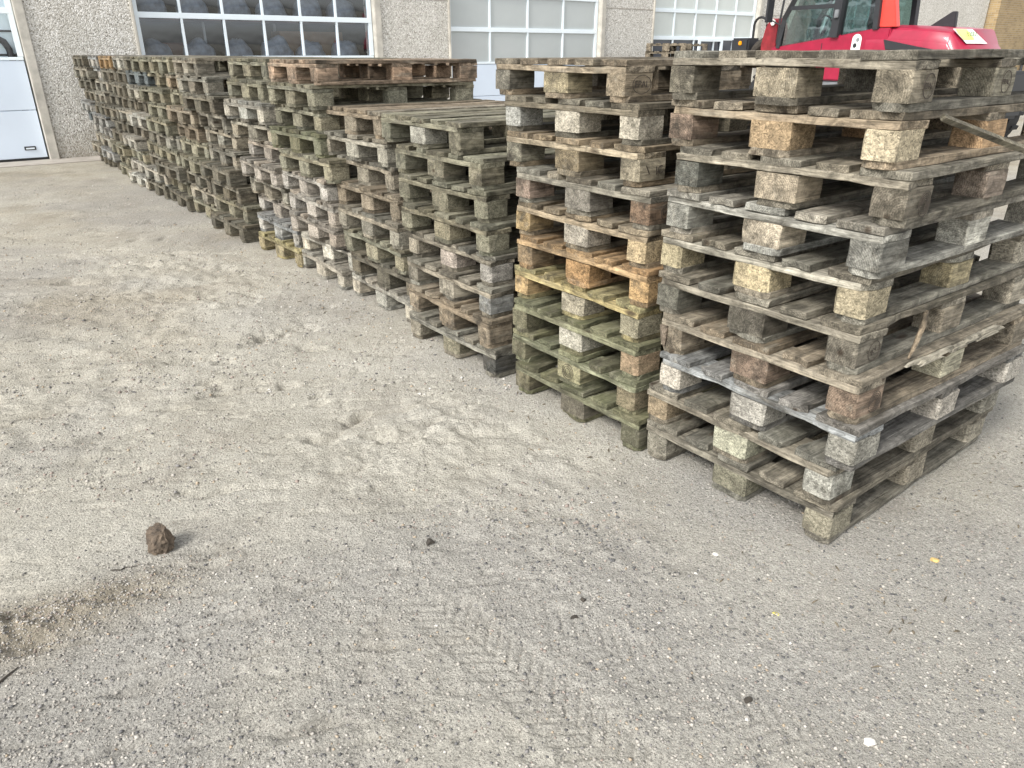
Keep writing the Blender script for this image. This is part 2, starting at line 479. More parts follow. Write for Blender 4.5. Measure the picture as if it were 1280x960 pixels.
# ------------------------------------------------------------------ site axes
A0 = R(37.5)
DV = Vector((math.cos(A0), math.sin(A0), 0))      # along the building and along each pallet's long side
NV = Vector((-math.sin(A0), math.cos(A0), 0))     # along the row of stacks, towards the building
ROW0 = Vector((1.045, 2.03, 0))                   # nearest lower corner of the nearest stack
WALL_N = 13.41

def site(r, o, z=0.0):
    return ROW0 + NV * r + DV * o + Vector((0, 0, z))

# ------------------------------------------------------------------ ground
def seg(a, b, step): return np.arange(a, b, step)
def geo(a, b, s0, k):
    out = []; p = a; s = s0
    while p < b: out.append(p); p += s; s *= k
    return np.array(out)
gx_pos = np.concatenate([seg(0, .95, .0055), seg(.95, 1.7, .0095), seg(1.7, 3.6, .02), seg(3.6, 9, .08), geo(9, 150, .15, 1.12)])
gx = np.concatenate([-gx_pos[:0:-1], gx_pos])
gy = np.concatenate([-geo(-0.85, 80, .12, 1.2)[::-1], seg(0.97, 1.95, .0055), seg(1.95, 3.3, .0095), seg(3.3, 6, .02), seg(6, 14.5, .08), geo(14.5, 200, .15, 1.12)])

def ground_height(x, y):
    rx = x - ROW0.x; ry = y - ROW0.y
    rr = rx * NV.x + ry * NV.y; oo = rx * DV.x + ry * DV.y
    # packed flat under the stacks and in front of the building
    under = np.clip((oo + 0.45) / 0.35, 0, 1) * np.clip((1.75 - oo) / 0.3, 0, 1) * np.clip((rr + 0.5) / 0.4, 0, 1)
    near = np.clip(1.6 - np.hypot(x, y) / 14.0, 0.0, 1.0)
    h = 0.022 * fbm(x, y, 0.55, 3, 2) * near
    h = h + 0.010 * fbm(x, y, 3.0, 11, 3) * near
    lump = fbm(x, y, 11.0, 23, 3, 0.6)
    patch = np.clip(fbm(x, y, 0.8, 31, 2) * 2.2 + 0.55, 0.1, 1)
    h = h + (0.013 + 0.012 * np.clip((y - 2.2) / 1.0, 0, 1)) * lump * patch * near
    h = h + 0.010 * np.maximum(fbm(x, y, 24.0, 41, 2, 0.6) - 0.12, 0) * near
    # scuffed dents, drawn out along the driving direction
    ca, sa = math.cos(R(20)), math.sin(R(20))
    u = x * ca + y * sa; w = -x * sa + y * ca
    dent = np.maximum(fbm(u, w * 2.6, 4.2, 57, 3, 0.6) - 0.28, 0)
    h = h - (0.07 + 0.08 * np.clip((y - 2.3) / 1.0, 0, 1)) * dent * near * np.clip((0.3 - x) / 0.8, 0.08, 1)
    h = h - 0.035 * np.maximum(fbm(u, w * 4.0, 9.0, 63, 2, 0.6) - 0.22, 0) * near * np.clip((0.5 - x) / 0.8, 0.25, 1)
    # low bank of loose earth at lower left
    bx = x + 1.22; by = y - 1.72
    a = bx * 0.87 + by * 0.5; b = -bx * 0.5 + by * 0.87
    bank = np.exp(-(a / 0.24) ** 2 - (b / 0.085) ** 2)
    bank2 = np.exp(-((x + 1.43) / 0.16) ** 2 - ((y - 1.57) / 0.10) ** 2)
    h = h + (0.026 * bank + 0.030 * bank2) * (1.0 + 0.9 * fbm(x, y, 22.0, 61, 3, 0.6))
    # tyre tracks: chevron lugs pressed into damp sand
    def track(h, p1, p2, hw, pitch, depth, seed):
        dx = p2[0] - p1[0]; dy = p2[1] - p1[1]; L = math.hypot(dx, dy); dx /= L; dy /= L
        al = (x - p1[0]) * dx + (y - p1[1]) * dy
        ac = 0.006 * fbm(x, y, 9.0, seed + 5, 2) - (x - p1[0]) * dy + (y - p1[1]) * dx + 0.03 * al * al
        ph = (al + np.abs(ac) * 0.8) / pitch + np.where(ac > 0, 0.5, 0.0)
        fr = np.abs((ph % 1) - 0.5) * 2                     # 1 at a groove, 0 at the middle of a lug
        groove = np.exp(-((1 - fr) * pitch / 2 / 0.0050) ** 2)
        tilt = ((ph % 1) - 0.5) * 0.35
        ends = np.clip(al / 0.15, 0, 1) * np.clip((L - al) / 0.15, 0, 1)
        edge = 1 / (1 + np.exp((np.abs(ac) - hw) * 160)) * ends
        wear = np.clip(fbm(x, y, 4.5, seed, 2) * 2.2 + 0.85, 0.0, 1)
        cen = np.exp(-(ac / 0.006) ** 2)
        rim = np.exp(-((np.abs(ac) - hw - 0.006) / 0.010) ** 2) * ends
        return h * (1 - 0.7 * edge * wear) - depth * (groove + tilt + 0.5 * cen) * edge * wear + depth * 0.30 * rim * wear
    h = track(h, (-0.36, 1.86), (0.46, 1.00), 0.092, 0.044, 0.0072, 71)
    h = track(h, (-0.02, 1.72), (0.85, 1.18), 0.080, 0.044, 0.0060, 77)
    h = np.minimum(h * (1 - 0.85 * under), np.where(under > 0.5, 0.003, 1.0))
    wall_s = x * NV.x + y * NV.y
    h = h * np.clip((WALL_N - 0.4 - wall_s) / 0.6, 0, 1)
    return h

GX, GY = np.meshgrid(gx, gy)
gzv = ground_height(GX.ravel(), GY.ravel())
nx, ny = len(gx), len(gy)
gco = np.stack([GX.ravel(), GY.ravel(), gzv], 1).astype(np.float32)
ii = (np.arange(ny - 1)[:, None] * nx + np.arange(nx - 1)[None, :]).ravel()
gq = np.stack([ii, ii + 1, ii + 1 + nx, ii + nx], 1).astype(np.int32)
gme = bpy.data.meshes.new('ground')
gme.vertices.add(len(gco)); gme.vertices.foreach_set('co', gco.ravel())
gme.loops.add(gq.size); gme.loops.foreach_set('vertex_index', gq.ravel())
gme.polygons.add(len(gq))
gme.polygons.foreach_set('loop_start', np.arange(0, gq.size, 4, dtype=np.int32))
gme.polygons.foreach_set('use_smooth', np.ones(len(gq), dtype=bool))
gme.update(calc_edges=True)
X, Y = gco[:, 0].astype(np.float64), gco[:, 1].astype(np.float64)
coarse = np.clip(fbm(X, Y, 1.1, 83, 4) * 1.7 + 0.25 + 0.30 * np.clip((X - 0.2) / 0.8, 0, 1) * np.clip((3.0 - Y) / 1.0, 0, 1), 0, 1)
earth = np.clip(np.exp(-(((X + 1.22) * .87 + (Y - 1.72) * .5) / 0.27) ** 2 - ((-(X + 1.22) * .5 + (Y - 1.72) * .87) / 0.10) ** 2)
                + np.exp(-((X + 1.43) / 0.2) ** 2 - ((Y - 1.57) / 0.13) ** 2)
                + 0.8 * np.clip(fbm(X, Y, 0.9, 91, 4) * 2.0 - 0.15, 0, 1) * np.clip((Y - 2.6) / 2, 0, 1) + 0.42 * np.clip((Y - 3.5) / 4.5, 0, 1) * np.clip(fbm(X, Y, 0.5, 95, 4) + 1.0, 0.4, 1.3), 0, 1)
for nm, arr in (('coarse', coarse), ('earth', earth)):
    a = gme.attributes.new(nm, 'FLOAT', 'POINT'); a.data.foreach_set('value', arr.astype(np.float32))
gme.materials.append(M['ground'])
tag(link('ground', gme), kind='structure')

# concrete apron strip along the building
mb = MB(); mb.box(-8, 40, -0.55, 0.02, -0.05, 0.012)
tag(mb.build('pavement', M['concrete'], None, tuple(NV * WALL_N), (0, 0, A0)), kind='structure')

# ------------------------------------------------------------------ loose grit and pebbles (uncountable)
rng = np.random.default_rng(7)
OCT_V = np.array([(1, 0, 0), (-1, 0, 0), (0, 1, 0), (0, -1, 0), (0, 0, 1), (0, 0, -1)], float)
OCT_F = np.array([(0, 2, 4), (2, 1, 4), (1, 3, 4), (3, 0, 4), (2, 0, 5), (1, 2, 5), (3, 1, 5), (0, 3, 5)], np.int32)
TONES = np.array([(.355, .33, .29), (.28, .262, .235), (.20, .19, .18), (.10, .098, .096), (.52, .50, .46), (.36, .29, .21), (.29, .235, .20), (.43, .405, .36)])

def scatter(name, n, region, smin, smax, weights, seed, label, power=2.6, keep=None):
    g = np.random.default_rng(seed)
    px, py = region(g, n)
    if keep is not None:
        k = keep(px, py, g); px = px[k]; py = py[k]
    n = len(px)
    size = smin * (1 + (g.random(n) ** power) * (smax / smin - 1))
    z = ground_height(px, py)
    ax = size[:, None] * (0.62 + 0.6 * g.random((n, 3))) * np.array([1, 1, 0.62])
    jit = 1 + 0.35 * (g.random((n, 6, 3)) - 0.5)
    v = OCT_V[None] * jit * 1.0 + 0.32 * (g.random((n, 6, 3)) - 0.5)
    v = v * ax[:, None, :]
    th = g.random(n) * 6.283; c, s = np.cos(th), np.sin(th)
    vx = v[..., 0] * c[:, None] - v[..., 1] * s[:, None]; vy = v[..., 0] * s[:, None] + v[..., 1] * c[:, None]
    co = np.stack([vx + px[:, None], vy + py[:, None], v[..., 2] + z[:, None] + (ax[:, 2] * 0.25)[:, None]], -1).reshape(-1, 3)
    tri = (OCT_F[None] + (np.arange(n) * 6)[:, None, None]).reshape(-1, 3).astype(np.int32)
    me = bpy.data.meshes.new(name)
    me.vertices.add(len(co)); me.vertices.foreach_set('co', co.astype(np.float32).ravel())
    me.loops.add(tri.size); me.loops.foreach_set('vertex_index', tri.ravel())
    me.polygons.add(len(tri)); me.polygons.foreach_set('loop_start', np.arange(0, tri.size, 3, dtype=np.int32))
    me.update(calc_edges=True)
    w = np.array(weights, float); w /= w.sum()
    tone = TONES[g.choice(len(TONES), n, p=w)] * (0.8 + 0.4 * g.random((n, 1)))
    rgba = np.concatenate([np.repeat(tone, 6, 0), np.ones((n * 6, 1))], 1).astype(np.float32)
    at = me.attributes.new('tone', 'FLOAT_COLOR', 'POINT'); at.data.foreach_set('color', rgba.ravel())
    me.materials.append(M['stone'])
    return tag(link(name, me), label, 'gravel', kind='stuff')

def reg_fan(g, n):
    y = 1.02 + 3.6 * g.random(n) ** 1.7
    x = (g.random(n) * 2 - 1) * (0.95 + 0.78 * (y - 0.9))
    return x, y
def keep_patch(x, y, g):
    p = np.clip(fbm(x, y, 1.1, 83, 4) * 1.7 + 0.35 + 0.35 * np.clip((x - 0.2) / 0.8, 0, 1) * np.clip((3.0 - y), 0, 1), 0.10, 1)
    return g.random(len(x)) < p
scatter('gravel', 110000, reg_fan, 0.0012, 0.0068, (7, 6, 4, 2.6, .12, .7, .8, .8), 11, 'fine loose grit strewn over the sandy yard', 4.5, keep_patch)
def reg_bank(g, n):
    a = g.normal(0, 0.17, n); b = g.normal(0, 0.06, n)
    x = -1.22 + a * .87 - b * .5; y = 1.72 + a * .5 + b * .87
    k = g.random(n) < 0.35
    x = np.where(k, -1.43 + g.normal(0, .11, n), x); y = np.where(k, 1.57 + g.normal(0, .07, n), y)
    return x, y
scatter('gravel', 2600, reg_bank, 0.0015, 0.0060, (5, 5, 1, .3, .8, 2, 3, 2.5), 12, 'pebbly brown grit on the low earth bank at lower left', 2.4)
def reg_far(g, n):
    y = 3.2 + 6.0 * g.random(n) ** 1.4
    x = -(g.random(n)) * (0.7 + 0.72 * y) + 0.3
    return x, y
scatter('gravel', 9000, reg_far, 0.003, 0.011, (5, 5, 3, 1.5, 1.5, 2, 1, 3), 13, 'scattered small stones further off along the row of stacks', 3.0,
        lambda x, y, g: (x - ROW0.x) * DV.x + (y - ROW0.y) * DV.y < 0.02)

def reg_dark(g, n):
    k = g.integers(0, 4, n)
    cx = np.array([.46, .32, .10, 1.35])[k]; cy = np.array([1.72, 1.98, 2.10, 1.75])[k]
    return cx + g.normal(0, .13, n) * np.array([1, 1.1, 1.2, 1.6])[k], np.maximum(cy + g.normal(0, .12, n), 1.0)
scatter('gravel', 1500, reg_dark, 0.0018, 0.0085, (1, 3, 5, 7, .3, .3, .3, .3), 15, 'clusters of dark stone chips in front of the nearest stacks', 3.6)
def reg_mid(g, n):
    y = 2.1 + 6.0 * g.random(n) ** 1.3
    x = 0.55 - g.random(n) * (0.9 + 0.72 * y)
    return x, y
def keep_mid(x, y, g):
    k = (x - ROW0.x) * DV.x + (y - ROW0.y) * DV.y < -0.05
    return k & (g.random(len(x)) < np.clip(fbm(x, y, 1.6, 203, 3) * 3.0 + 0.15, 0.02, 1))
scatter('gravel', 16000, reg_mid, 0.0028, 0.0105, (3, 5, 1.2, .2, .02, 1.5, 2.5, .2), 14, 'crumbs of trodden earth in the sandy middle ground', 4.0, keep_mid)

# ------------------------------------------------------------------ pallet pieces
def board_mesh(name, L, W, T, seed, clip=0.0, rough=1.0, nseg=9):
    """one sawn board, length on x: slightly bowed, edges nicked, ends ragged, corners clipped"""
    g = random.Random(seed)
    bow = g.uniform(-1, 1) * 0.0022 * rough; twist = g.uniform(-1, 1) * 0.012 * rough
    xs = [-L / 2 + L * i / nseg for i in range(nseg + 1)]
    if clip > 0:
        xs = [-L / 2, -L / 2 + clip] + xs[1:-1] + [L / 2 - clip, L / 2]
    else:
        xs = [-L / 2, -L / 2 + .03] + xs[1:-1] + [L / 2 - .03, L / 2]
    sec = ((-1, -1), (-.3, -1), (.35, -1), (1, -1), (1, 1), (.35, 1), (-.3, 1), (-1, 1)); m = len(sec)
    vs = []; fs = []
    n = len(xs)
    for i, x in enumerate(xs):
        t = 2 * x / L
        end = i in (0, n - 1)
        hw = W / 2 - (clip if (clip > 0 and end) else 0)
        zz = bow * (1 - t * t)
        j = lambda a: g.uniform(-a, a) * rough
        nk = g.uniform(.003, .008) * rough if g.random() < 0.18 else 0
        side = g.choice((-1, 1))
        inw = -1 if x > 0 else 1
        ej = [max(0, g.gauss(0, .0045)) * rough * inw for _ in range(4)]
        if end and g.random() < .35: ej[g.choice((0, 3))] += inw * g.uniform(.008, .022)     # a split-off corner
        for k, (sy, sz) in enumerate(sec):
            col = (0, 1, 2, 3, 3, 2, 1, 0)[k]
            yy = sy * (hw - (nk if abs(sy) == 1 and sy == side else 0)) + j(.0020)
            vs.append((x + (ej[col] + j(.0015) if end else j(.008)), yy, sz * T / 2 + zz + twist * yy * t + j(.0009)))
    for i in range(n - 1):
        a = i * m; b = a + m
        fs += [(a + k, a + (k + 1) % m, b + (k + 1) % m, b + k) for k in range(m)]
    for e, b in ((0, 0), (1, (n - 1) * m)):
        for k in range(3):
            q = (b + k, b + k + 1, b + m - 2 - k, b + m - 1 - k)
            fs.append(q if e else q[::-1])
    mb = MB(); mb.add(vs, fs)
    return mb.mesh(name, M['board'], bevel=0.0016, segs=1)

def block_mesh(name, L, W, Hh, seed, mat, cham=0.006):
    g = random.Random(seed)
    c = cham * g.uniform(0.6, 1.6)
    pts = [(-L/2 + c, -W/2), (L/2 - c, -W/2), (L/2, -W/2 + c), (L/2, W/2 - c), (L/2 - c, W/2), (-L/2 + c, W/2), (-L/2, W/2 - c), (-L/2, -W/2 + c)]
    vs = []
    for z in (-Hh / 2, 0.0, Hh / 2):
        for (x, y) in pts:
            a = 0.0018
            vs.append((x + g.uniform(-a, a), y + g.uniform(-a, a), z + (g.uniform(-.006, .006) if z == 0 else 0)))
    fs = [tuple(range(7, -1, -1)), tuple(range(16, 24))]
    for k in range(2):
        fs += [(k*8 + i, k*8 + (i+1) % 8, k*8 + 8 + (i+1) % 8, k*8 + 8 + i) for i in range(8)]
    mb = MB(); mb.add(vs, fs)
    return mb.mesh(name, mat)

TB, TK = 0.022, 0.078
P_TOP145 = [board_mesh('top_board', 1.2, .145, TB, 100 + i, rough=1.0 + .5 * (i % 3)) for i in range(6)]
P_TOP100 = [board_mesh('top_board', 1.2, .100, TB, 130 + i, rough=1.0 + .5 * (i % 3)) for i in range(6)]
P_STR = [board_mesh('stringer', .8, .145, TB, 160 + i, rough=1.0 + .4 * (i % 3)) for i in range(6)]
P_BOT100 = [board_mesh('bottom_board', 1.2, .100, TB, 190 + i, clip=.022) for i in range(5)]
P_BOT145 = [board_mesh('bottom_board', 1.2, .145, TB, 220 + i, clip=.018) for i in range(4)]
P_BLK = {}
for kind, mt in (('wood', M['board']), ('chip', M['chip'])):
    P_BLK[kind, 0] = [block_mesh('block', .145, .100, TK, 250 + i, mt, .009 if kind == 'chip' else .004) for i in range(4)]
    P_BLK[kind, 1] = [block_mesh('block', .145, .145, TK, 270 + i, mt, .009 if kind == 'chip' else .004) for i in range(4)]

PAL = {                       # board colour, block colour, algae
    'grey':   ((.236, .214, .168), (.276, .250, .196), 0.06),
    'dark':   ((.146, .130, .098), (.160, .142, .106), 0.08),
    'brown':  ((.232, .191, .136), (.255, .210, .150), 0.03),
    'tan':    ((.275, .220, .147), (.290, .232, .154), 0.02),
    'orange': ((.330, .220, .115), (.385, .242, .112), 0.0),
    'pale':   ((.305, .285, .237), (.410, .383, .315), 0.03),
    'blue':   ((.236, .231, .214), (.350, .334, .295), 0.02),
    'olive':  ((.208, .192, .136), (.238, .218, .156), 0.12),
    'moss':   ((.184, .176, .110), (.214, .198, .134), 0.32),
    'pink':   ((.268, .238, .196), (.385, .342, .286), 0.03),
    'rust':   ((.280, .208, .145), (.345, .238, .158), 0.02),
    'yellow': ((.290, .246, .125), (.350, .304, .190), 0.05),
    'teal':   ((.130, .150, .148), (.155, .168, .162), 0.0),
}

def make_pallet(label, pal, rnd, loc, rz, zs=1.0, kind='mix', overrides=None, group=None):
    """EUR-type pallet: 5 top boards, 3 stringers, 9 blocks, 3 bottom boards"""
    root = empty('wooden_pallet', loc, rz)
    root.scale = (1, 1, zs)
    tag(root, label, 'pallet', group)
    bc, kc, moss = PAL[pal]
    bc = tuple(q * .88 for q in bc)
    tone = rnd.uniform(.86, 1.16)
    def col(c, lo=.72, hi=1.28, ms=None):
        k = rnd.uniform(lo, hi) * tone; w = rnd.uniform(-.05, .05)
        m = moss if ms is None else ms
        gy_ = (c[0] + c[1] + c[2]) / 3
        c = tuple(.98 * (q * .98 + gy_ * .02) for q in c)
        return (min(c[0] * k * (1 + w), 1), min(c[1] * k, 1), min(c[2] * k * (1 - w), 1), 1 - min(1, max(0, m * rnd.uniform(.4, 1.4))))
    parts = {}
    flip = lambda: math.pi * rnd.randint(0, 1)
    for i, (y, ms) in enumerate(((-.35, P_BOT100), (0, P_BOT145), (.35, P_BOT100))):
        link('bottom_board', rnd.choice(ms), root, (rnd.uniform(-.004, .004), y, TB / 2), (flip(), 0, flip()), col(bc))
    whole = {'wood': 'wood', 'chip': 'chip'}.get(kind)
    base_kind = whole or rnd.choice(('wood', 'chip', 'chip'))
    for ix, x in enumerate((-.5275, 0, .5275)):
        for iy, y in enumerate((-.35, 0, .35)):
            k = base_kind if (whole or rnd.random() < .72) else rnd.choice(('wood', 'chip'))
            c = kc
            if overrides and (ix, iy) in overrides:
                ok, oc = overrides[ix, iy]
                k = ok or k; c = oc or c
            g = 1.0
            b = link('block', rnd.choice(P_BLK[k, 1 if iy == 1 else 0]), root,
                     (x + rnd.uniform(-.003, .003), y + rnd.uniform(-.003, .003), TB + TK / 2),
                     (0, 0, flip() + rnd.uniform(-.025, .025)), col(tuple(q * g for q in c), .74, 1.24))
            parts[ix, iy] = b
        link('stringer', rnd.choice(P_STR), root, (x, rnd.uniform(-.004, .004), TB * 1.5 + TK), (flip(), 0, math.pi / 2 + flip()), col(bc, 1.0, 1.5))
    for y, ms in ((-.3275, P_TOP145), (-.1640, P_TOP100), (0, P_TOP145), (.1640, P_TOP100), (.3275, P_TOP145)):
        link('top_board', rnd.choice(ms), root, (rnd.uniform(-.006, .006), y + rnd.uniform(-.004, .004), TB * 2.5 + TK + .0002), (flip(), 0, flip()), col(bc))
    return root, parts

# far-off pallets: the same shape joined into one mesh
def one_piece_pallet():
    mb = MB(); g = random.Random(5)
    j = lambda a: g.uniform(-a, a)
    for y, w in ((-.35, .1), (0, .145), (.35, .1)): mb.box(-.6, .6, y - w/2, y + w/2, 0, .022)
    for x in (-.5275, 0, .5275):
        for y, w in ((-.35, .1), (0, .145), (.35, .1)): mb.box(x - .0725, x + .0725, y - w/2, y + w/2, .022, .100)
        mb.box(x - .0725, x + .0725, -.4, .4, .100, .122)
    for y, w in ((-.3275, .145), (-.164, .1), (0, .145), (.164, .1), (.3275, .145)):
        mb.box(-.6 + j(.01), .6 + j(.01), y - w/2, y + w/2, .122, .144)
    return mb.mesh('wooden_pallet', M['board'])

ORD = ['', 'first', 'second', 'third', 'fourth', 'fifth', 'sixth', 'seventh', 'eighth', 'ninth', 'tenth', 'eleventh', 'twelfth', 'thirteenth', 'fourteenth']
LOOK = dict(rust='rusty brown', grey='weathered grey', dark='dark weathered', brown='brown', tan='tan brown', orange='orange tinged', pale='pale bleached', blue='bluish grey',
            olive='olive grey', moss='mossy green', pink='pinkish grey', yellow='yellowish', teal='teal tinted')

# rows: (row position of near edge, outward offset, palette, block kind, overrides) from the bottom up
CY, CP, CW = (.375, .325, .21), (.345, .322, .265), (.39, .367, .315)
STACK_A = [
 (-.005, -.03, 'grey', 'chip', {(0, 0): ('chip', (.25, .232, .175)), (0, 1): ('chip', (.25, .238, .175))}),
 (-.010, -.035, 'grey', 'chip', {(0, 0): ('chip', CP), (0, 1): ('chip', (.36, .35, .26)), (0, 2): ('chip', (.27, .22, .15))}),
 (-.055, -.03, 'blue', 'chip', {(0, 0): ('chip', CP), (0, 1): ('chip', CW), (0, 2): ('chip', CW)}),
 (-.035, -.02, 'brown', 'wood', {(0, 0): ('wood', (.225, .17, .125)), (0, 1): ('wood', (.225, .165, .12)), (1, 0): ('wood', (.42, .38, .27))}),
 (.008, -.01, 'grey', 'wood', {(0, 0): ('wood', (.20, .185, .15)), (0, 1): ('wood', (.115, .105, .085)), (0, 2): ('wood', (.12, .11, .085))}),
 (.025, .005, 'grey', 'chip', {(0, 0): ('chip', (.385, .335, .23)), (0, 1): ('chip', CY), (0, 2): ('chip', CY), (1, 0): ('wood', (.44, .36, .21)), (1, 1): ('chip', (.48, .36, .17))}),
 (.0, .0, 'pale', 'wood', {(0, 0): ('wood', (.15, .145, .125)), (0, 1): ('wood', (.37, .335, .265)), (0, 2): ('wood', (.24, .225, .185))}),
 (-.01, .0, 'grey', 'wood', {(0, 0): ('wood', (.165, .15, .12)), (0, 1): ('wood', (.40, .34, .25)), (0, 2): ('wood', (.11, .105, .085)), (1, 0): ('wood', (.29, .225, .17))}),
 (.025, .0, 'brown', 'chip', {(0, 0): ('chip', (.36, .31, .215)), (0, 1): ('chip', (.40, .28, .16)), (0, 2): ('wood', (.17, .13, .10)), (1, 0): ('wood', (.36, .245, .14)), (1, 1): ('wood', (.32, .21, .115))}),
 (.035, -.01, 'grey', 'wood', {(0, 0): ('wood', (.33, .295, .225)), (0, 1): ('wood', (.28, .25, .185)), (0, 2): ('wood', (.24, .215, .16)), (1, 0): ('wood', (.26, .235, .175))}),
]
STACK_B = [
 (.800, -.07, 'moss', 'wood', {(0, 0): ('wood', (.15, .135, .095)), (0, 1): ('wood', (.155, .135, .105))}),
 (.835, -.06, 'moss', 'wood', {(0, 1): ('wood', (.25, .235, .15)), (0, 0): ('chip', (.22, .19, .13))}),
 (.855, -.05, 'moss', 'chip', {(0, 0): ('chip', (.25, .185, .125)), (0, 1): ('chip', CP)}),
 (.868, -.02, 'yellow', 'wood', {(0, 0): ('chip', (.30, .28, .20)), (0, 1): ('chip', (.30, .265, .195)), (0, 2): ('wood', (.37, .26, .13))}),
 (.868, -.01, 'orange', 'chip', {(0, 0): ('chip', (.41, .275, .135)), (0, 1): ('chip', (.42, .25, .115)), (0, 2): ('wood', (.38, .265, .15))}),
 (.885, .0, 'tan', 'chip', {(0, 0): ('chip', (.38, .285, .165)), (0, 1): ('chip', (.31, .27, .21)), (0, 2): ('wood', (.36, .275, .15))}),
 (.890, .0, 'grey', 'wood', {(0, 0): ('wood', (.24, .165, .11)), (0, 1): ('wood', (.23, .205, .165)), (0, 2): ('wood', (.27, .20, .15))}),
 (.972, .01, 'tan', 'wood', {(0, 0): ('wood', (.285, .24, .165)), (0, 1): ('wood', (.29, .235, .15)), (0, 2): ('wood', (.24, .215, .155))}),
 (1.000, .02, 'dark', 'chip', {(0, 0): ('chip', CP), (0, 1): ('chip', CP), (0, 2): ('chip', CW)}),
 (1.065, .02, 'brown', 'wood', {(0, 0): ('wood', (.29, .245, .175)), (0, 1): ('wood', (.26, .225, .145)), (0, 2): ('wood', (.20, .18, .14))}),
]
STACK_C = [
 (1.76, -.09, 'grey', 'chip', {(0, 0): ('wood', (.07, .068, .062)), (0, 1): ('chip', (.25, .22, .15))}),
 (1.775, -.08, 'brown', 'wood', None),
 (1.80, -.06, 'grey', 'wood', {(0, 0): ('wood', (.34, .325, .29))}),
 (1.83, -.03, 'grey', 'chip', {(0, 0): ('chip', (.36, .34, .30)), (0, 1): ('chip', (.36, .31, .26))}),
 (1.86, -.05, 'olive', 'chip', None),
 (1.92, -.02, 'olive', 'chip', {(0, 0): ('chip', (.30, .28, .20))}),
 (1.96, -.01, 'olive', 'wood', None),
 (2.12, .0, 'olive', 'wood', {(0, 1): ('chip', CP)}),
]
rnd = random.Random(2024)
SPECS = [STACK_A, STACK_B, STACK_C]
ZS = [1.034, 1.014, 1.02]
AUTO = [  # base row position, lean at the top, count, palette weights
 (2.69, .30, 8, ['brown', 'grey', 'dark', 'olive'], {0: 'pale', 7: 'brown'}),
 (3.53, .14, 10, ['grey', 'pink', 'brown', 'olive'], {9: 'rust', 8: 'olive', 7: 'olive', 6: 'moss', 5: 'olive', 4: 'pink', 0: 'pale', 1: 'pale'}),
 (4.35, .30, 10, ['pink', 'grey', 'pale', 'pink'], {0: 'yellow', 1: 'blue', 9: 'olive', 8: 'olive'}),
 (5.40, .42, 10, ['grey', 'dark', 'olive', 'grey'], {0: 'dark', 1: 'olive'}),
 (6.24, .40, 10, ['grey', 'olive', 'dark', 'brown'], {}),
 (7.06, .30, 10, ['olive', 'dark', 'olive', 'grey'], {}),
 (7.86, .25, 10, ['olive', 'grey', 'dark', 'pale'], {8: 'teal'}),
 (8.66, .20, 10, ['grey', 'pale', 'dark', 'olive'], {}),
 (9.46, .12, 10, ['grey', 'dark', 'olive', 'dark'], {9: 'orange'}),
 (10.26, .06, 10, ['dark', 'grey', 'blue', 'grey'], {}),
 (11.02, .02, 10, ['dark', 'blue', 'grey', 'dark'], {4: 'teal'}),
]
for (r0, lean, cnt, pals, fix) in AUTO:
    spec = []
    for i in range(cnt):
        f = i / (cnt - 1)
        spec.append((r0 + lean * f ** 1.6 + rnd.uniform(-.06, .06), rnd.uniform(-.10, .05), fix.get(i, rnd.choice(pals)), 'mix', None))
    SPECS.append(spec); ZS.append(1.0 if cnt == 10 else 1.02)

STACKED = {}
for si, spec in enumerate(SPECS):
    n = len(spec); zs = ZS[si]
    for i, (r, o, pal, kind, ov) in enumerate(spec):
        pos = n - i
        place = 'topmost pallet' if pos == 1 else ('bottom pallet' if i == 0 else 'pallet, %s from the top' % ORD[pos])
        where = ('of the tall stack nearest the camera' if si == 0 else 'of the last stack against the building wall' if si == len(SPECS) - 1
                 else 'of the %s stack from the right' % ORD[si + 1])
        ang = rnd.uniform(-1.3, 1.3) * (1 if si < 3 else 1.9)
        p = site(r + .4, o + .6, i * .144 * zs + .004)
        STACKED[si, pos] = make_pallet('%s wooden %s %s' % (LOOK[pal], place, where), pal, rnd, tuple(p), A0 + R(ang), zs, kind, ov, 'pallets stacked in the long row')

# short stacks standing by the building, seen over the row
one = one_piece_pallet()
for sj, (s_, n_) in enumerate(((13.15, 11.75), (14.25, 12.05))):
    for i in range(11):
        pos = 11 - i
        p = DV * s_ + NV * n_
        o = link('wooden_pallet', one, None, (p.x + rnd.uniform(-.02, .02), p.y + rnd.uniform(-.02, .02), .144 * 1.04 * i + .004), (0, 0, R(78) + rnd.uniform(-.04, .04)),
                 (lambda k: (.33 * k, .275 * k, .20 * k, 1))(rnd.uniform(.55, .95)))
        o.scale = (1, 1, 1.04)
        place = 'topmost pallet' if pos == 1 else 'pallet, %s from the top' % ORD[pos]
        tag(o, '%s in the %s far stack by the frosted garage door' % (place, ('left', 'right')[sj]), 'pallet', 'pallets stacked far off by the building')

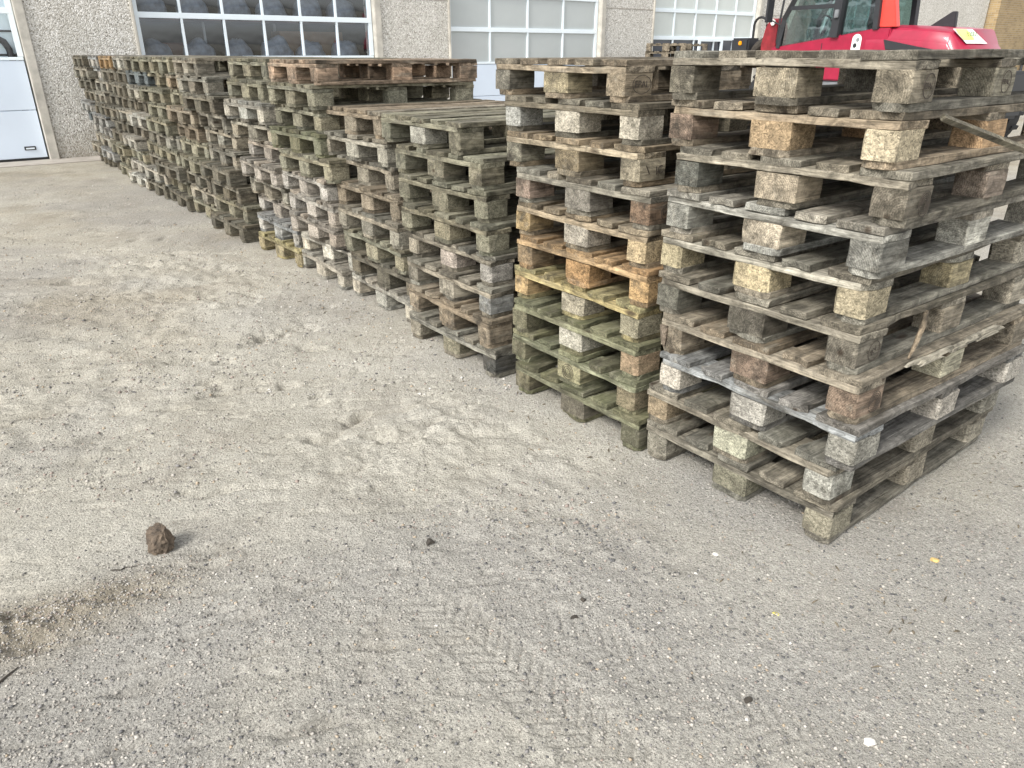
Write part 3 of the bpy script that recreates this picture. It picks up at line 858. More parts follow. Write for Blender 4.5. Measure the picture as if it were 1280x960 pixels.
# ------------------------------------------------------------------ branded marks, splinters and a loose lath on the near stacks
def text_mesh(name, s, size, mat, extr=0.0006):
    cu = bpy.data.curves.new(name, 'FONT'); cu.body = s; cu.size = size; cu.extrude = extr
    cu.align_x = 'CENTER'; cu.align_y = 'CENTER'; cu.resolution_u = 3
    ob = bpy.data.objects.new(name, cu)
    me = bpy.data.meshes.new_from_object(ob)
    bpy.data.objects.remove(ob); bpy.data.curves.remove(cu)
    me.name = name; me.materials.clear(); me.materials.append(mat)
    return me
def ring_mesh(name, rx, ry, w, mat, n=40, a0=0.0, a1=2 * math.pi):
    vs = []; fs = []
    for k in range(n + 1):
        a = a0 + (a1 - a0) * k / n
        for q in (0, w):
            for z in (0, .0012):
                vs.append(((rx + q) * math.cos(a), (ry + q) * math.sin(a), z))
    for k in range(n):
        a = k * 4; b = a + 4
        fs += [(a + 1, a + 3, b + 3, b + 1), (a + 2, a, b, b + 2), (a, a + 1, b + 1, b), (a + 3, a + 2, b + 2, b + 3)]
    mb = MB(); mb.add(vs, fs)
    return mb.mesh(name, mat)
def side_child(name, me, block, dx, dz, tilt=0.0, face='long', lift=.0038):
    """fix a flat mark to a block's outer face; the block may be turned half round"""
    o = link(name, me, block)
    half = .05 if face == 'long' else .0725
    turned = math.cos(block.rotation_euler.z) < 0
    if face == 'long':
        loc = Matrix.Translation((dx, -half - lift, dz)) @ Matrix.Rotation(R(90), 4, 'X') @ Matrix.Rotation(tilt, 4, 'Z')
    else:
        loc = Matrix.Translation((-half - lift, dx, dz)) @ Matrix.Rotation(R(-90), 4, 'Z') @ Matrix.Rotation(R(90), 4, 'X') @ Matrix.Rotation(tilt, 4, 'Z')
    o.matrix_local = (Matrix.Rotation(math.pi, 4, 'Z') @ loc) if turned else loc
    return o
epal = text_mesh('brand_mark', 'EPAL', .034, M['brand'], .0006)
epal_s = text_mesh('brand_mark', 'EPAL', .022, M['brand'])
oval = ring_mesh('brand_ring', .046, .030, .0022, M['brand'])
round_ = ring_mesh('brand_ring', .030, .029, .0024, M['brand'])
def brand(stack, pos, blk, dx, big=True, tilt=0.0):
    b = STACKED[stack, pos][1][blk]
    side_child('brand_mark', epal if big else epal_s, b, dx, 0, tilt)
    side_child('brand_ring', oval if big else round_, b, dx, 0, tilt)
brand(1, 1, (0, 0), .012)
brand(0, 1, (0, 0), .022, False)
brand(0, 1, (1, 0), .0, False)
brand(1, 4, (0, 0), .02, False)
b = STACKED[1, 3][1][0, 0]
side_child('brand_mark', text_mesh('brand_mark', 'IC', .042, M['brand']), b, .034, -.004, .12)
side_child('brand_mark', text_mesh('brand_mark', '\\', .05, M['brand']), b, -.028, 0, .25)
b = STACKED[0, 6][1][0, 0]
side_child('brand_mark', text_mesh('brand_mark', 'RV', .026, M['brand']), b, .02, 0, R(35))
side_child('brand_ring', round_, b, .02, 0, 0)
for (st, ps, dx) in ((0, 3, .026), (0, 7, .02)):          # wide growth rings in two corner blocks
    b = STACKED[st, ps][1][0, 0]
    for k, q in enumerate((.008, .0135, .019, .025, .0315)):
        side_child('growth_ring', ring_mesh('growth_ring', q, q * 1.05, .0016, M['brand'], 24, R(-60 - 20 * k), R(170 + 10 * k)), b, dx, -.004, 0)
b = STACKED[1, 9][1][0, 1]
for q in (.014, .024, .033):
    side_child('growth_ring', ring_mesh('growth_ring', q, q, .0016, M['brand'], 24), b, 0, 0, 0, 'short')

def splinter(name, pts, radii, parent, col):
    mb = MB(); mb.tube(pts, radii, 6)
    me = mb.mesh(name, M['board'])
    o = link(name, me, parent); o.color = col
    return o
root6 = STACKED[0, 5][0]
splinter('splinter', [(-.20, -.395, .120), (-.25, -.415, .085), (-.31, -.43, .040), (-.345, -.435, .008)], [.008, .009, .007, .003], STACKED[0, 6][0], (.24, .19, .13, 1))
root5 = STACKED[0, 5][0]
# torn upper board edge on the long side, level with the splinter
g = random.Random(9)
mb = MB()
for k in range(16):
    x = -.28 + k * .036 + g.uniform(-.01, .01); l = g.uniform(.10, .22); y = -.4 - g.uniform(.004, .020); z = .130 + g.uniform(-.010, .004)
    mb.prism([(x - l/2, z - g.uniform(.002, .006)), (x + l/2, z - .004), (x + l/2 * .7, z + g.uniform(.004, .008)), (x - l/2 * .6, z + .006)], y, -.395)
o = mb.build('torn_edge', M['board'], STACKED[0, 7][0]); o.color = (.36, .33, .26, 1)
splinter('hanging_chip', [(-.597, .38, .10), (-.605, .375, .05), (-.607, .37, .02)], [.02, .012, .003], STACKED[0, 7][0], (.20, .16, .12, 1))

mb = MB()
a = site(-.015, .12, 1.330); b = site(-.13, .80, 1.165)
mb.tube([a, a.lerp(b, .5) + Vector((0, 0, -.004)), b], [.010, .012, .011], 4)
o = mb.build('wooden_lath', M['board']); o.color = (.20, .18, .13, 1)
tag(o, 'thin weathered lath slanting down the right side of the nearest stack', 'lath')

# ------------------------------------------------------------------ workshop building
BLD = empty('workshop_building', tuple(NV * WALL_N), A0)
tag(BLD, 'pebble-dashed workshop with white glazed overhead doors behind the row of stacks', 'building')
HW = 3.55      # door head height
TOP = 4.7
def pier(x0, x1):
    mb = MB(); mb.box(x0 + .12, x1 - .04, 0, .45, 0, HW)
    w = mb.build('pier', M['dash'], BLD)
    for (a, b_, m) in ((x0, x0 + .12, 'trim'), (x1 - .04, x1, 'trim')):
        t = MB(); t.box(a, b_, -.035, .40, 0, HW)
        t.build('edge_trim', M['beige'], w, bevel=.008)
    j = MB(); j.box(x0 + .125, x1 - .045, -.006, .01, 2.38, 2.395)
    j.build('joint', M['concrete'], w)
DOORS = [(-2.55, 1.52), (3.07, 7.14), (8.77, 12.80), (14.52, 18.55), (20.27, 24.30)]
for (a, b_) in ((-7.5, -2.55), (1.52, 3.07), (7.14, 8.77), (12.80, 14.52), (18.55, 20.27)): pier(a, b_)
mb = MB(); mb.box(24.30, 32.2, 0, .45, 0, HW); mb.build('end_wall', M['dash'], BLD)
mb = MB(); mb.box(-7.5, 32.2, .004, .45, HW, TOP); mb.build('upper_wall', M['dash'], BLD)
mb = MB(); mb.box(-7.6, 32.25, -.12, 9.0, TOP, TOP + .22); mb.build('roof', M['concrete'], BLD)
mb = MB(); mb.box(-7.5, -7.3, .46, 8.6, 0, TOP); mb.box(32.0, 32.2, .46, 8.6, 0, TOP); mb.box(-7.3, 32.0, 8.4, 8.6, 0, TOP)
mb.build('rear_wall', M['dark'], BLD)
mb = MB(); mb.box(-7.3, 32.0, .46, 8.4, -.05, .03); mb.build('workshop_floor', M['dark'], BLD)

def pane_mesh(w, h, bulge, mat):
    mb = MB(); n = 8; vs = []; fs = []
    for j in range(n + 1):
        for i in range(n + 1):
            u = i / n; v = j / n
            d = bulge * (1 - (2 * u - 1) ** 4) * (1 - (2 * v - 1) ** 4)
            vs.append(((u - .5) * w, -d, (v - .5) * h))
    fs = [(j*(n+1)+i, j*(n+1)+i+1, (j+1)*(n+1)+i+1, (j+1)*(n+1)+i) for j in range(n) for i in range(n)]
    mb.add(vs, fs)
    return mb.mesh('pane', mat, smooth=True)

def overhead_door(x0, x1, ncol, z_sill, row_h, pane_mats, bulge, nrow=3, handle=False):
    W = x1 - x0
    d = MB(); d.box(x0 + .005, x1 - .005, .10, .135, .0, .035)
    door = d.build('overhead_door', M['rubber'], BLD)
    # solid lower sections
    nsec = 2
    for k in range(nsec):
        h0 = .038 + k * (z_sill - .038) / nsec; h1 = .038 + (k + 1) * (z_sill - .038) / nsec - .006
        s = MB(); s.box(x0 + .02, x1 - .02, .095, .14, h0, h1)
        s.build('lower_panel', M['white'], door, bevel=.006)
    fw = .055
    top = z_sill + nrow * row_h
    for r_ in range(nrow + 1):
        z = z_sill + r_ * row_h
        s = MB(); s.box(x0 + .02, x1 - .02, .088, .14, z - (.0 if r_ == 0 else fw * .75), z + fw * .75)
        s.build('rail', M['frame'], door, bevel=.004)
    cw = (W - .04 - fw) / ncol
    for c in range(ncol + 1):
        xc = x0 + .02 + fw / 2 + c * cw
        s = MB(); hw = fw / 2 * (1.25 if c in (0, ncol) else .62)
        s.box(xc - hw, xc + hw, .091, .138, z_sill + .045, top - .045)
        s.build('mullion', M['frame'], door)
    for r_ in range(nrow):
        pm = pane_mesh(cw - .02, row_h - .04, bulge, pane_mats[min(r_, len(pane_mats) - 1)])
        for c in range(ncol):
            link('pane', pm, door, (x0 + .02 + fw / 2 + (c + .5) * cw, .125, z_sill + (r_ + .5) * row_h))
    s = MB(); s.box(x0 + .02, x1 - .02, .095, .14, top + .045, HW)
    s.build('upper_panel', M['white'], door, bevel=.006)
    if handle:
        hx = x1 - .22
        s = MB(); s.box(hx - .075, hx + .075, .085, .098, .15, .205)
        s.build('handle_plate', M['blackpl'], door, bevel=.004)
        s = MB(); s.box(hx - .055, hx + .055, .078, .086, .165, .185); s.build('handle_grip', M['frame'], door)
    return door
overhead_door(*DOORS[0], 6, 1.38, .64, [M['bright']], .004, handle=True)
overhead_door(*DOORS[1], 6, 1.385, .625, [M['clear']], .012)
overhead_door(*DOORS[2], 4, 1.26, .64, [M['frost']], .006)
overhead_door(*DOORS[3], 5, 1.20, .60, [M['darkpane'], M['frost2']], .004)
overhead_door(*DOORS[4], 5, 1.20, .60, [M['darkpane'], M['frost2']], .004)
# small wicket door framed in the lowest dark row of the fourth door
s = MB(); s.box(16.30, 16.38, .06, .10, .04, 1.80); s.box(17.18, 17.26, .06, .10, .04, 1.80); s.box(16.38, 17.18, .06, .10, 1.73, 1.80)
s.build('wicket_frame', M['frame'], BLD)

# screen and pipework added inside the left door, imitating its sky and dark reflections
mb = MB(); mb.box(-2.5, 1.50, .26, .28, .03, 3.5)
mb.build('reflection_screen', M['skyrefl'], BLD)
pz = empty('reflected_pipe_frame', tuple(DV * 0.57 + NV * (WALL_N + .193)), A0)
tag(pz, 'black bent pipe frame imitating a dark reflection in the leftmost door glazing', 'pipe frame')
mb = MB(); mb.tube([(-2.0, 0, 1.69), (.50, 0, 1.69), (.65, 0, 1.68), (.75, 0, 1.62), (.79, 0, 1.52), (.80, 0, 1.36), (.80, 0, .03)], .045, 10)
mb.build('bent_pipe', M['blackpl'], pz, smooth=True)
mb = MB(); mb.tube([(.90, .01, .03), (.90, .01, 1.92)], .022, 8); mb.build('upright', M['blackpl'], pz)
for z in (1.76, 1.45):
    mb = MB(); mb.tube([(-2.0, .03, z), (.89, .01, z)], .014, 8); mb.build('rail', M['blackpl'], pz)
mb = MB(); mb.tube([(.82, .01, 1.38), (.89, .01, 1.48)], .014, 8); mb.build('brace', M['blackpl'], pz)

# what stands behind the second door: bench, shelf, domes added to imitate pane reflections
INS = lambda s, n_, z: tuple(DV * s + NV * (WALL_N + n_) + Vector((0, 0, z)))
t = empty('work_bench', INS(5.1, .75, .03), A0); tag(t, 'long dark bench just inside the second door from the left', 'bench')
mb = MB(); mb.box(-1.95, 1.95, -.28, .5, 1.24, 1.30); mb.build('bench_top', M['carton'], t)
for x in (-1.85, 0, 1.85):
    mb = MB(); mb.box(x - .04, x + .04, -.2, .4, 0, 1.24); mb.build('leg', M['steel'], t)
t = empty('storage_shelf', INS(5.1, .75, .03), A0); tag(t, 'dark shelf above the bench inside the second door', 'shelf')
mb = MB(); mb.box(-1.95, 1.95, -.15, .5, 1.93, 1.97); mb.build('shelf_board', M['redbox'], t)
for x in (-1.9, -.64, .64, 1.9):
    mb = MB(); mb.box(x - .02, x + .02, .52, .56, 0, 2.9); mb.build('upright', M['steel'], t)
gi = random.Random(4)
def reflection_dome_mesh(seed, w, h):
    g = random.Random(seed); bm = bmesh.new()
    bmesh.ops.create_uvsphere(bm, u_segments=18, v_segments=12, radius=1.0)
    for v in bm.verts:
        k = 1 + .10 * math.sin(5 * v.co.x + seed) * math.cos(4 * v.co.z + 2 * seed) + g.uniform(-.05, .05)
        z = max(v.co.z, -.15)
        v.co = Vector((v.co.x * w * k, v.co.y * .22 * k, (z + .15) / 1.15 * h * k))
    me = bpy.data.meshes.new('reflection_dome'); bm.to_mesh(me); bm.free()
    me.materials.append(M['refldome'])
    me.polygons.foreach_set('use_smooth', [True] * len(me.polygons))
    return me
for row, z in ((0, 1.33), (1, 2.0)):
    for c in range(6):
        s_ = 3.07 + .05 + .335 + c * .673
        o = link('reflection_dome', reflection_dome_mesh(row * 7 + c, gi.uniform(.25, .30), gi.uniform(.34, .42)), None, INS(s_, .66, z), (0, 0, A0))
        tag(o, 'cloudy dome imitating a reflection on the %s behind the %s pane of the second door' % (('bench', 'shelf')[row], ORD[c + 1]), 'reflection dome', 'reflection domes inside the workshop')
for k, (s_, w) in enumerate(((5.95, .30), (6.55, .34), (3.85, .42))):
    mb = MB(); mb.box(-w, w, -.2, .2, 0, .5 if k < 2 else .3)
    o = mb.build('storage_carton', M['carton'] if k < 2 else M['redbox'], None, INS(s_, 1.05, 1.33), (0, 0, A0), bevel=.01)
    tag(o, ('brown carton left of the right end of the bench', 'brown carton at the right end of the bench', 'dull red box at the left end of the bench')[k] + ' inside the second door', 'box')

# brick neighbour at the far right
BR = empty('brick_building', tuple(DV * 32.3 + NV * WALL_N), A0)
tag(BR, 'yellow brick building beyond the pebble-dashed wall at far right', 'building')
mb = MB(); mb.box(0, 12, -.35, 8, 0, 5.2); mb.build('wall', M['brick'], BR)
mb = MB(); mb.box(-.1, 12.1, -.5, 8.1, 5.2, 5.45); mb.build('roof', M['concrete'], BR)
mb = MB(); mb.tube([(3.1, -.42, .1), (3.1, -.42, 5.2)], .05, 8); mb.build('downpipe', M['blackpl'], BR)

# ------------------------------------------------------------------ red telehandler
TH = empty('telehandler', (6.2, 11.4, 0), R(120))
tag(TH, 'red telehandler with black glazed cab parked behind the nearest stacks', 'telehandler')
# local axes: x forward, y to its left (the side seen), z up; the left flank is y = 0
def P(name, mats, parent=None, smooth=True, bevel=.02, segs=2):
    mb = MB()
    return mb, (lambda: mb.build(name, mats, parent or TH, smooth=smooth, bevel=bevel, segs=segs))
# engine hood: a loft of sections from cab to tail
def loft(name, secs, mat, parent=None, bevel=0.03):
    """secs: (x, half-width profile) with points as (y, z) rings of equal count"""
    mb = MB(); n = len(secs[0][1]); vs = []; fs = []
    for x, ring in secs: vs += [(x + q[2] if len(q) > 2 else x, q[0], q[1]) for q in ring]
    for i in range(len(secs) - 1):
        fs += [(i*n + k, i*n + (k+1) % n, (i+1)*n + (k+1) % n, (i+1)*n + k) for k in range(n)]
    fs += [tuple(range(n - 1, -1, -1)), tuple(range((len(secs) - 1) * n, len(secs) * n))]
    mb.add(vs, fs)
    return mb.build(name, mat, parent or TH, smooth=True, bevel=bevel, segs=3)
def hood_ring(top, y0=0.0, y1=-1.2, sh=.10, bot=1.24):
    return [(y0 - .02, bot), (y0, bot + .12), (y0 - .01, top - .2), (y0 - .08, top - .05), (y0 - sh - .1, top), (y1 + sh, top), (y1 + .03, top - .07), (y1, top - .2), (y1, bot)]
hood = loft('hood', [(1.45, hood_ring(1.86)), (1.0, hood_ring(1.86)), (.5, hood_ring(1.83)), (.12, hood_ring(1.79)), (-.02, hood_ring(1.60, -.03, -1.15, .12)), (-.14, hood_ring(1.50, -.06, -1.12, .14))], M['red'])
mb = MB(); mb.prism([(1.12, 1.66), (1.06, 1.52), (.10, 1.49), (.55, 1.56)], -.02, .012); mb.build('side_vent', M['blackpl'], hood, bevel=.004)
mb = MB(); mb.prism([(.83, 1.82), (.48, 2.03), (.42, 2.03), (.40, 1.82)], -.62, -.56); mb.build('air_intake', M['blackpl'], hood, bevel=.008)
# rear plate, leaning with the tail
mb = MB(); mb.add([(.115, -.05, 1.775), (.115, -.52, 1.775), (-.035, -.72, 1.585), (-.035, -.20, 1.585)], [(0, 1, 2, 3)])
pl = mb.build('number_plate', M['offwhite'], hood); pl.location = (-.012, 0, .012)
mb = MB(); mb.add([(.105, -.09, 1.765), (.105, -.36, 1.765), (0, -.43, 1.63), (0, -.16, 1.63)], [(0, 1, 2, 3)])
pl2 = mb.build('plate_panel', M['yellow'], hood); pl2.location = (-.018, 0, .018)
tm = text_mesh('plate_text', 'F2001', .105, M['green'], .001)
tx = link('plate_text', tm, hood)
# frame of the sloping plate: right runs to -y, up runs up the slope
rt = Vector((0, -1, 0)); up = Vector((.15, .1, .19)).normalized(); nm = rt.cross(up).normalized(); up = nm.cross(rt)
mm = Matrix((rt, up, nm)).transposed().to_4x4(); mm.translation = Vector((.005, -.37, 1.70)) + Vector((-.01, 0, .018))
tx.matrix_local = mm
mb = MB(); mb.box(-.16, -.13, -.12, -.02, 1.02, 1.25); mb.build('tail_light', M['blackpl'], TH, bevel=.008)
mb = MB(); mb.box(-.15, .15, -.02, .02, 1.0, 1.27); mb.build('rear_guard', M['red'], TH)
# chassis and flank panels
mb = MB(); mb.box(.0, 3.9, -1.75, -.35, .45, 1.0); mb.build('chassis', M['blackpl'], TH, bevel=.03)
mb = MB(); mb.box(-.25, .2, -1.7, -.25, .55, 1.23); mb.build('counterweight', M['blackpl'], TH, bevel=.05)
fl = MB(); fl.prism([(1.05, 1.06), (2.55, 1.06), (3.0, 1.25), (3.35, 1.55), (3.2, 1.58), (2.3, 1.70), (1.3, 1.82), (1.05, 1.82)], -.85, -.015)
flank = fl.build('flank_panel', M['red'], TH, bevel=.02)
for x in (1.42, 2.25):
    mb = MB(); mb.box(x - .006, x + .006, -.02, -.010, 1.10, 1.62); mb.build('panel_gap', M['blackpl'], flank)
# oval sticker with a dark figure
mb = MB()
pts = [(1.60 + .085 * math.cos(a), (1.66 if math.sin(a) > 0 else 1.52) + .085 * math.sin(a)) for a in [2 * math.pi * k / 20 for k in range(20)]]
mb.prism(pts, -.014, -.009); st = mb.build('oval_sticker', M['offwhite'], flank)
for (x, z, r_) in ((1.62, 1.58, .035), (1.58, 1.66, .030)):
    mb = MB(); mb.prism([(x + r_ * math.cos(2*math.pi*k/12), z + r_ * math.sin(2*math.pi*k/12)) for k in range(12)], -.009, -.006)
    mb.build('sticker_figure', M['blackpl'] if r_ > .032 else M['steel'], flank)
mb = MB(); mb.box(1.75, 2.45, -.30, .04, .96, 1.03); mb.build('side_step', M['steel'], TH, bevel=.01)
mb = MB(); mb.box(1.10, 2.4, -.25, -.02, .93, 1.04); mb.build('sill_rail', M['steel'], TH, bevel=.01)
mb = MB(); mb.box(1.85, 2.35, -.28, .03, .52, .58); mb.box(1.85, 1.89, -.03, .02, .52, .97); mb.box(2.31, 2.35, -.03, .02, .52, .97); mb.build('lower_step', M['blackpl'], TH)
# cab: posts, roof, glazing
cab = empty('cab', (0, 0, 0), 0, TH)
yL, yR = -.03, -.92
def post(pts, r_, mat='blackpl', name='cab_post'):
    mb = MB(); mb.tube(pts, r_, 4); mb.build(name, M[mat], cab)
for y in (yL, yR):
    post([(3.16, y, 1.55), (3.12, y, 2.0), (2.75, y, 2.62)], .055)
    post([(2.02, y, 1.70), (2.0, y, 2.60)], .10)
    post([(1.30, y, 1.80), (1.36, y, 2.60)], .06)
mb = MB(); mb.prism([(1.30, 1.83), (.98, 1.83), (1.10, 2.25), (1.16, 2.6), (1.30, 2.6)], -.14, -.04); mb.build('rear_pillar', M['orange'], cab, bevel=.01)
mb = MB(); mb.box(1.05, 2.85, yR - .05, yL + .05, 2.60, 2.74); mb.build('cab_roof', M['blackpl'], cab, bevel=.04)
for z0, z1 in ((2.13, 2.19),):
    mb = MB(); mb.box(2.02, 3.02, yL - .03, yL + .03, z0, z1); mb.build('window_bar', M['blackpl'], cab)
def glass(pts, name='window_pane'):
    mb = MB(); mb.add(pts, [tuple(range(len(pts)))]); mb.build(name, M['cabglass'], cab)
glass([(2.10, yL, 1.70), (3.12, yL, 1.58), (3.06, yL, 2.13), (2.10, yL, 2.13)])
glass([(2.10, yL, 2.19), (3.00, yL, 2.19), (2.72, yL, 2.6), (2.08, yL, 2.6)])
glass([(1.33, yL, 1.82), (1.93, yL, 1.73), (1.93, yL, 2.6), (1.36, yL, 2.6)])
glass([(1.33, yR, 1.82), (3.1, yR, 1.6), (2.75, yR, 2.6), (1.36, yR, 2.6)])
glass([(3.14, yL - .05, 1.58), (3.14, yR + .05, 1.58), (2.77, yR + .05, 2.58), (2.77, yL - .05, 2.58)], 'windscreen')
mb = MB(); mb.box(1.62, 2.15, -.72, -.28, 1.42, 1.56); mb.box(1.50, 1.64, -.72, -.28, 1.5, 2.22); mb.build('driver_seat', M['seat'], cab, bevel=.05)
mb = MB(); mb.tube([(2.85, -.5, 1.45), (2.62, -.5, 1.86)], .03, 8)
mb.tube([(2.62 + .03 * math.sin(a), -.5 + .19 * math.cos(a), 1.86 + .19 * math.sin(a)) for a in [2*math.pi*k/16 for k in range(17)]], .016, 6)
mb.build('steering_wheel', M['blackpl'], cab)
mb = MB(); mb.box(1.3, 3.1, yR, yL - .02, 1.25, 1.32); mb.build('cab_floor', M['blackpl'], cab)
mb = MB(); mb.box(1.96, 2.03, yL + .07, yL + .11, 1.98, 2.10); mb.build('door_latch', M['steel'], cab, bevel=.008)
mb = MB(); mb.tube([(3.15, 0, 1.9), (3.3, .12, 2.0)], .012, 6); mb.box(3.26, 3.30, .10, .24, 1.95, 2.3); mb.build('mirror', M['blackpl'], cab)
mb = MB(); mb.tube([(3.28, -.1, 1.62), (3.27, -.1, 2.0), (3.20, -.1, 2.65)], .018, 6); mb.build('grab_rail', M['blackpl'], cab)
# boom, boom head and hoses at the front
mb = MB(); mb.prism([(.75, 1.45), (.75, 1.72), (1.2, 1.80), (3.9, 1.62), (4.3, 1.30), (4.3, .95), (3.95, 1.15), (3.6, 1.35), (1.0, 1.42)], -1.52, -1.22)
mb.build('boom', M['red'], TH, bevel=.03)
mb = MB(); mb.prism([(3.30, 1.30), (3.30, 1.86), (3.34, 1.98), (3.42, 2.05), (3.52, 2.05), (3.60, 1.99), (3.66, 1.86), (3.72, 1.60), (3.70, 1.30)], -.40, -.14, 0, .06, .10)
head = mb.build('lift_head', M['darkred'], TH, smooth=True, bevel=.03)
mb = MB(); mb.prism([(3.43 + .05*math.cos(2*math.pi*k/12), 1.96 + .05*math.sin(2*math.pi*k/12)) for k in range(12)], -.12, -.10); mb.build('head_bolt', M['offwhite'], head)
mb = MB(); mb.tube([(3.34, -.25, 2.02), (3.26, -.25, 2.16)], .012, 6); mb.build('lever', M['blackpl'], head)
arc = [(4.02, -.28, 1.45), (4.02, -.28, 1.88)] + [(3.87 + .15 * math.cos(a), -.28, 1.93 + .13 * math.sin(a)) for a in [math.pi * k / 8 for k in range(9)]] + [(3.72, -.28, 1.86), (3.66, -.28, 1.7)]
mb = MB(); mb.tube(arc, .022, 8); mb.build('hose', M['rubber'], TH, smooth=True)
mb = MB(); mb.tube([(3.62, -.27, 1.72), (3.85, -.27, 1.58), (4.05, -.27, 1.40)], [.07, .085, .07], 10); mb.build('hydraulic_cylinder', M['chipdark'], TH, smooth=True)
mb = MB(); mb.box(3.95, 4.38, -.42, -.10, 1.42, 1.72); lamp = mb.build('light_box', M['blackpl'], TH, bevel=.03)
mb = MB(); mb.box(4.10, 4.17, -.105, -.075, 1.60, 1.67); mb.build('indicator_lens', M['amber'], lamp, bevel=.01)
mb = MB(); mb.box(4.30, 4.42, -1.9, -.2, .35, .95); mb.build('fork_carriage', M['blackpl'], TH)
for y in (-1.5, -.65):
    mb = MB(); mb.box(4.42, 5.5, y - .06, y + .06, .10, .145); mb.box(4.42, 4.48, y - .06, y + .06, .14, .9); mb.build('fork', M['steel'], TH)
def wheel(cx, y0, y1):
    out = 1 if y1 > -1 else -1
    ya, yb = (y0, y1)
    mb = MB()
    mb.lathe_y([(.30, ya), (.55, ya), (.60, ya + .05), (.61, (ya + yb)/2), (.60, yb - .05), (.55, yb), (.30, yb)], cx, .61, 36)
    for k in range(18):
        a = 2 * math.pi * k / 18
        for s_ in (0, 1):
            aa = a + s_ * .17; yy0 = ya + .02 if s_ == 0 else (ya + yb)/2; yy1 = (ya + yb)/2 if s_ == 0 else yb - .02
            c, s2 = math.cos(aa), math.sin(aa); t_ = .03
            q = [(cx + c * r_ - s2 * d_, .61 + s2 * r_ + c * d_) for r_, d_ in ((.59, -t_), (.632, -t_), (.632, t_), (.59, t_))]
            mb.prism(q, yy0, yy1)
    tyre = mb.build('wheel', M['rubber'], TH, smooth=True)
    rb = MB(); ym = (yb - .06) if out > 0 else (ya + .06)
    rb.lathe_y([(.30, yb), (.28, ym), (.12, ym), (.10, ym + .05 * out), (0, ym + .05 * out)] if out > 0 else [(.30, ya), (.28, ym), (.12, ym), (.10, ym - .05), (0, ym - .05)], cx, .61, 28)
    rb.build('rim', M['rim'], tyre, smooth=True)
for cx in (.50, 3.25):
    wheel(cx, -.42, -.02); wheel(cx, -2.05, -1.65)
mb = MB(); mb.box(.35, .65, -1.66, -.40, .55, .67); mb.box(3.1, 3.4, -1.66, -.40, .55, .67); mb.build('axle', M['blackpl'], TH)
mb = MB(); mb.box(2.60, 3.95, -.42, -.03, 1.24, 1.29); mb.build('front_fender', M['blackpl'], TH, bevel=.02)

# ------------------------------------------------------------------ single things lying on the ground
def rock(name, x, y, sx, sy, sz, mat, seed, sub=2, rz=0.0, lift=.25, rough=.22, tilt=0.0):
    g = random.Random(seed); bm = bmesh.new()
    bmesh.ops.create_icosphere(bm, subdivisions=sub, radius=1.0)
    pl = [(Vector((g.gauss(0, 1), g.gauss(0, 1), g.gauss(0, 1))).normalized(), g.uniform(.55, .85)) for _ in range(7)]
    for v in bm.verts:
        p = v.co.copy()
        for n_, d_ in pl:
            k = p.dot(n_) - d_
            if k > 0: p -= n_ * k
        p *= 1 + g.uniform(-rough, rough) * .5
        v.co = Vector((p.x * sx, p.y * sy, p.z * sz))
    me = bpy.data.meshes.new(name); bm.to_mesh(me); bm.free()
    me.materials.append(mat)
    z = float(ground_height(np.array([x]), np.array([y]))[0])
    return link(name, me, None, (x, y, z + sz * lift), (tilt, 0, rz))
tag(rock('earth_clod', -1.142, 1.985, .053, .038, .062, M['clod'], 5, 4, .3, .60, .20, -.15), 'upright brown clod of dried earth standing at lower left', 'clod')
tag(rock('pebble', .848, 1.247, .017, .014, .012, M['pale'], 6, 2), 'white rounded pebble at the lower right foreground', 'pebble')
tag(rock('pebble', 1.358, 1.935, .014, .013, .010, M['ochre'], 8, 2), 'ochre yellow pebble right of the nearest stack corner', 'pebble')
tag(rock('pebble', .595, 1.37, .012, .010, .010, M['chipdark'], 9, 2), 'small dark stone left of the white foreground pebble', 'pebble')
tag(rock('pebble', .66, 1.96, .010, .010, .006, M['pale'], 19, 2), 'small pale pebble in front of the second stack', 'pebble')
def chip(name, x, y, l, w, rz, mat, label, cat, h=.006, seed=1):
    g = random.Random(seed); mb = MB()
    mb.prism([(-l/2, 0), (l/2, 0), (l/2 * .8, h), (0, h * 1.5), (-l/2 * .6, h * .8)], -w/2, w/2, 0, .3, .5)
    z = float(ground_height(np.array([x]), np.array([y]))[0])
    tag(mb.build(name, mat, None, (x, y, z - .001), (0, g.uniform(-.1, .1), rz)), label, cat)
chip('bark_scrap', -.273, 2.02, .042, .022, .5, M['chipdark'], 'larger dark bark scrap in the middle of the yard', 'scrap', .012)
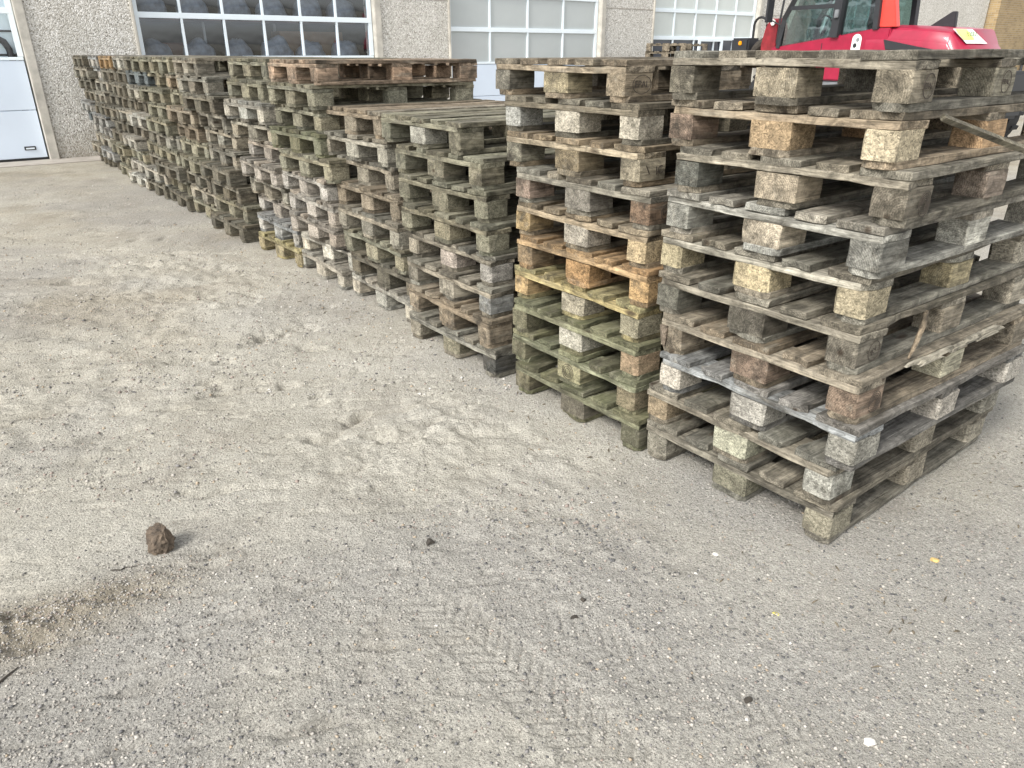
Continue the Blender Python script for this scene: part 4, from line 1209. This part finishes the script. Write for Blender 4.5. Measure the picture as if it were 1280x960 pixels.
chip('bark_scrap', .18, 1.67, .036, .010, .1, M['chipdark'], 'thin dark bark scrap beside the tyre track', 'scrap', .006, 3)
chip('bark_scrap', .21, 1.735, .020, .014, .8, M['chipdark'], 'small dark bark scrap just behind the thin one', 'scrap', .009, 4)
chip('yellow_scrap', .768, 1.687, .034, .009, -.7, M['straw'], 'flat yellow plastic scrap in front of the nearest stack', 'scrap', .003, 5)
def twig(x, y, l, rz, label, r_=.0035, seed=1):
    g = random.Random(seed); pts = []
    for k in range(6):
        a = -l/2 + l * k / 5
        px = x + a * math.cos(rz) + g.uniform(-.006, .006); py = y + a * math.sin(rz) + g.uniform(-.006, .006)
        pts.append((px, py, float(ground_height(np.array([px]), np.array([py]))[0]) + r_ * .8))
    mb = MB(); mb.tube(pts, [r_ * .6, r_, r_, r_ * .9, r_ * .7, r_ * .4], 5)
    tag(mb.build('twig', M['chipdark']), label, 'twig')
twig(-1.33, 1.40, .16, 1.2, 'dark curved twig at the left edge of the picture', .004, 2)
twig(-1.22, 1.88, .07, .3, 'short thin twig between the clod and the earth bank', .0025, 3)

# splinters and crumbs of wood shed round the foot of the near stacks
gl_ = random.Random(77)
mb = MB()
for k in range(150):
    r_ = gl_.uniform(-.5, 4.2); o_ = -abs(gl_.gauss(0, .16)) - .07
    if gl_.random() < .3: r_ = -abs(gl_.gauss(0, .18)) - .04; o_ = gl_.uniform(-.1, 1.3)
    p = site(r_, o_)
    z = float(ground_height(np.array([p.x]), np.array([p.y]))[0])
    l = gl_.uniform(.006, .035); w = gl_.uniform(.0015, .004); a = gl_.uniform(0, 6.28)
    dx, dy = math.cos(a) * l / 2, math.sin(a) * l / 2
    mb.tube([(p.x - dx, p.y - dy, z + w * .5), (p.x + dx * .2, p.y + dy * .2, z + w * 1.2), (p.x + dx, p.y + dy, z + w * .6)], [w * .4, w, w * .3], 4)
o = mb.build('wood_litter', M['board']); o.color = (.20, .165, .115, 1)
tag(o, 'wood splinters strewn along the foot of the near stacks', 'splinters', kind='stuff')
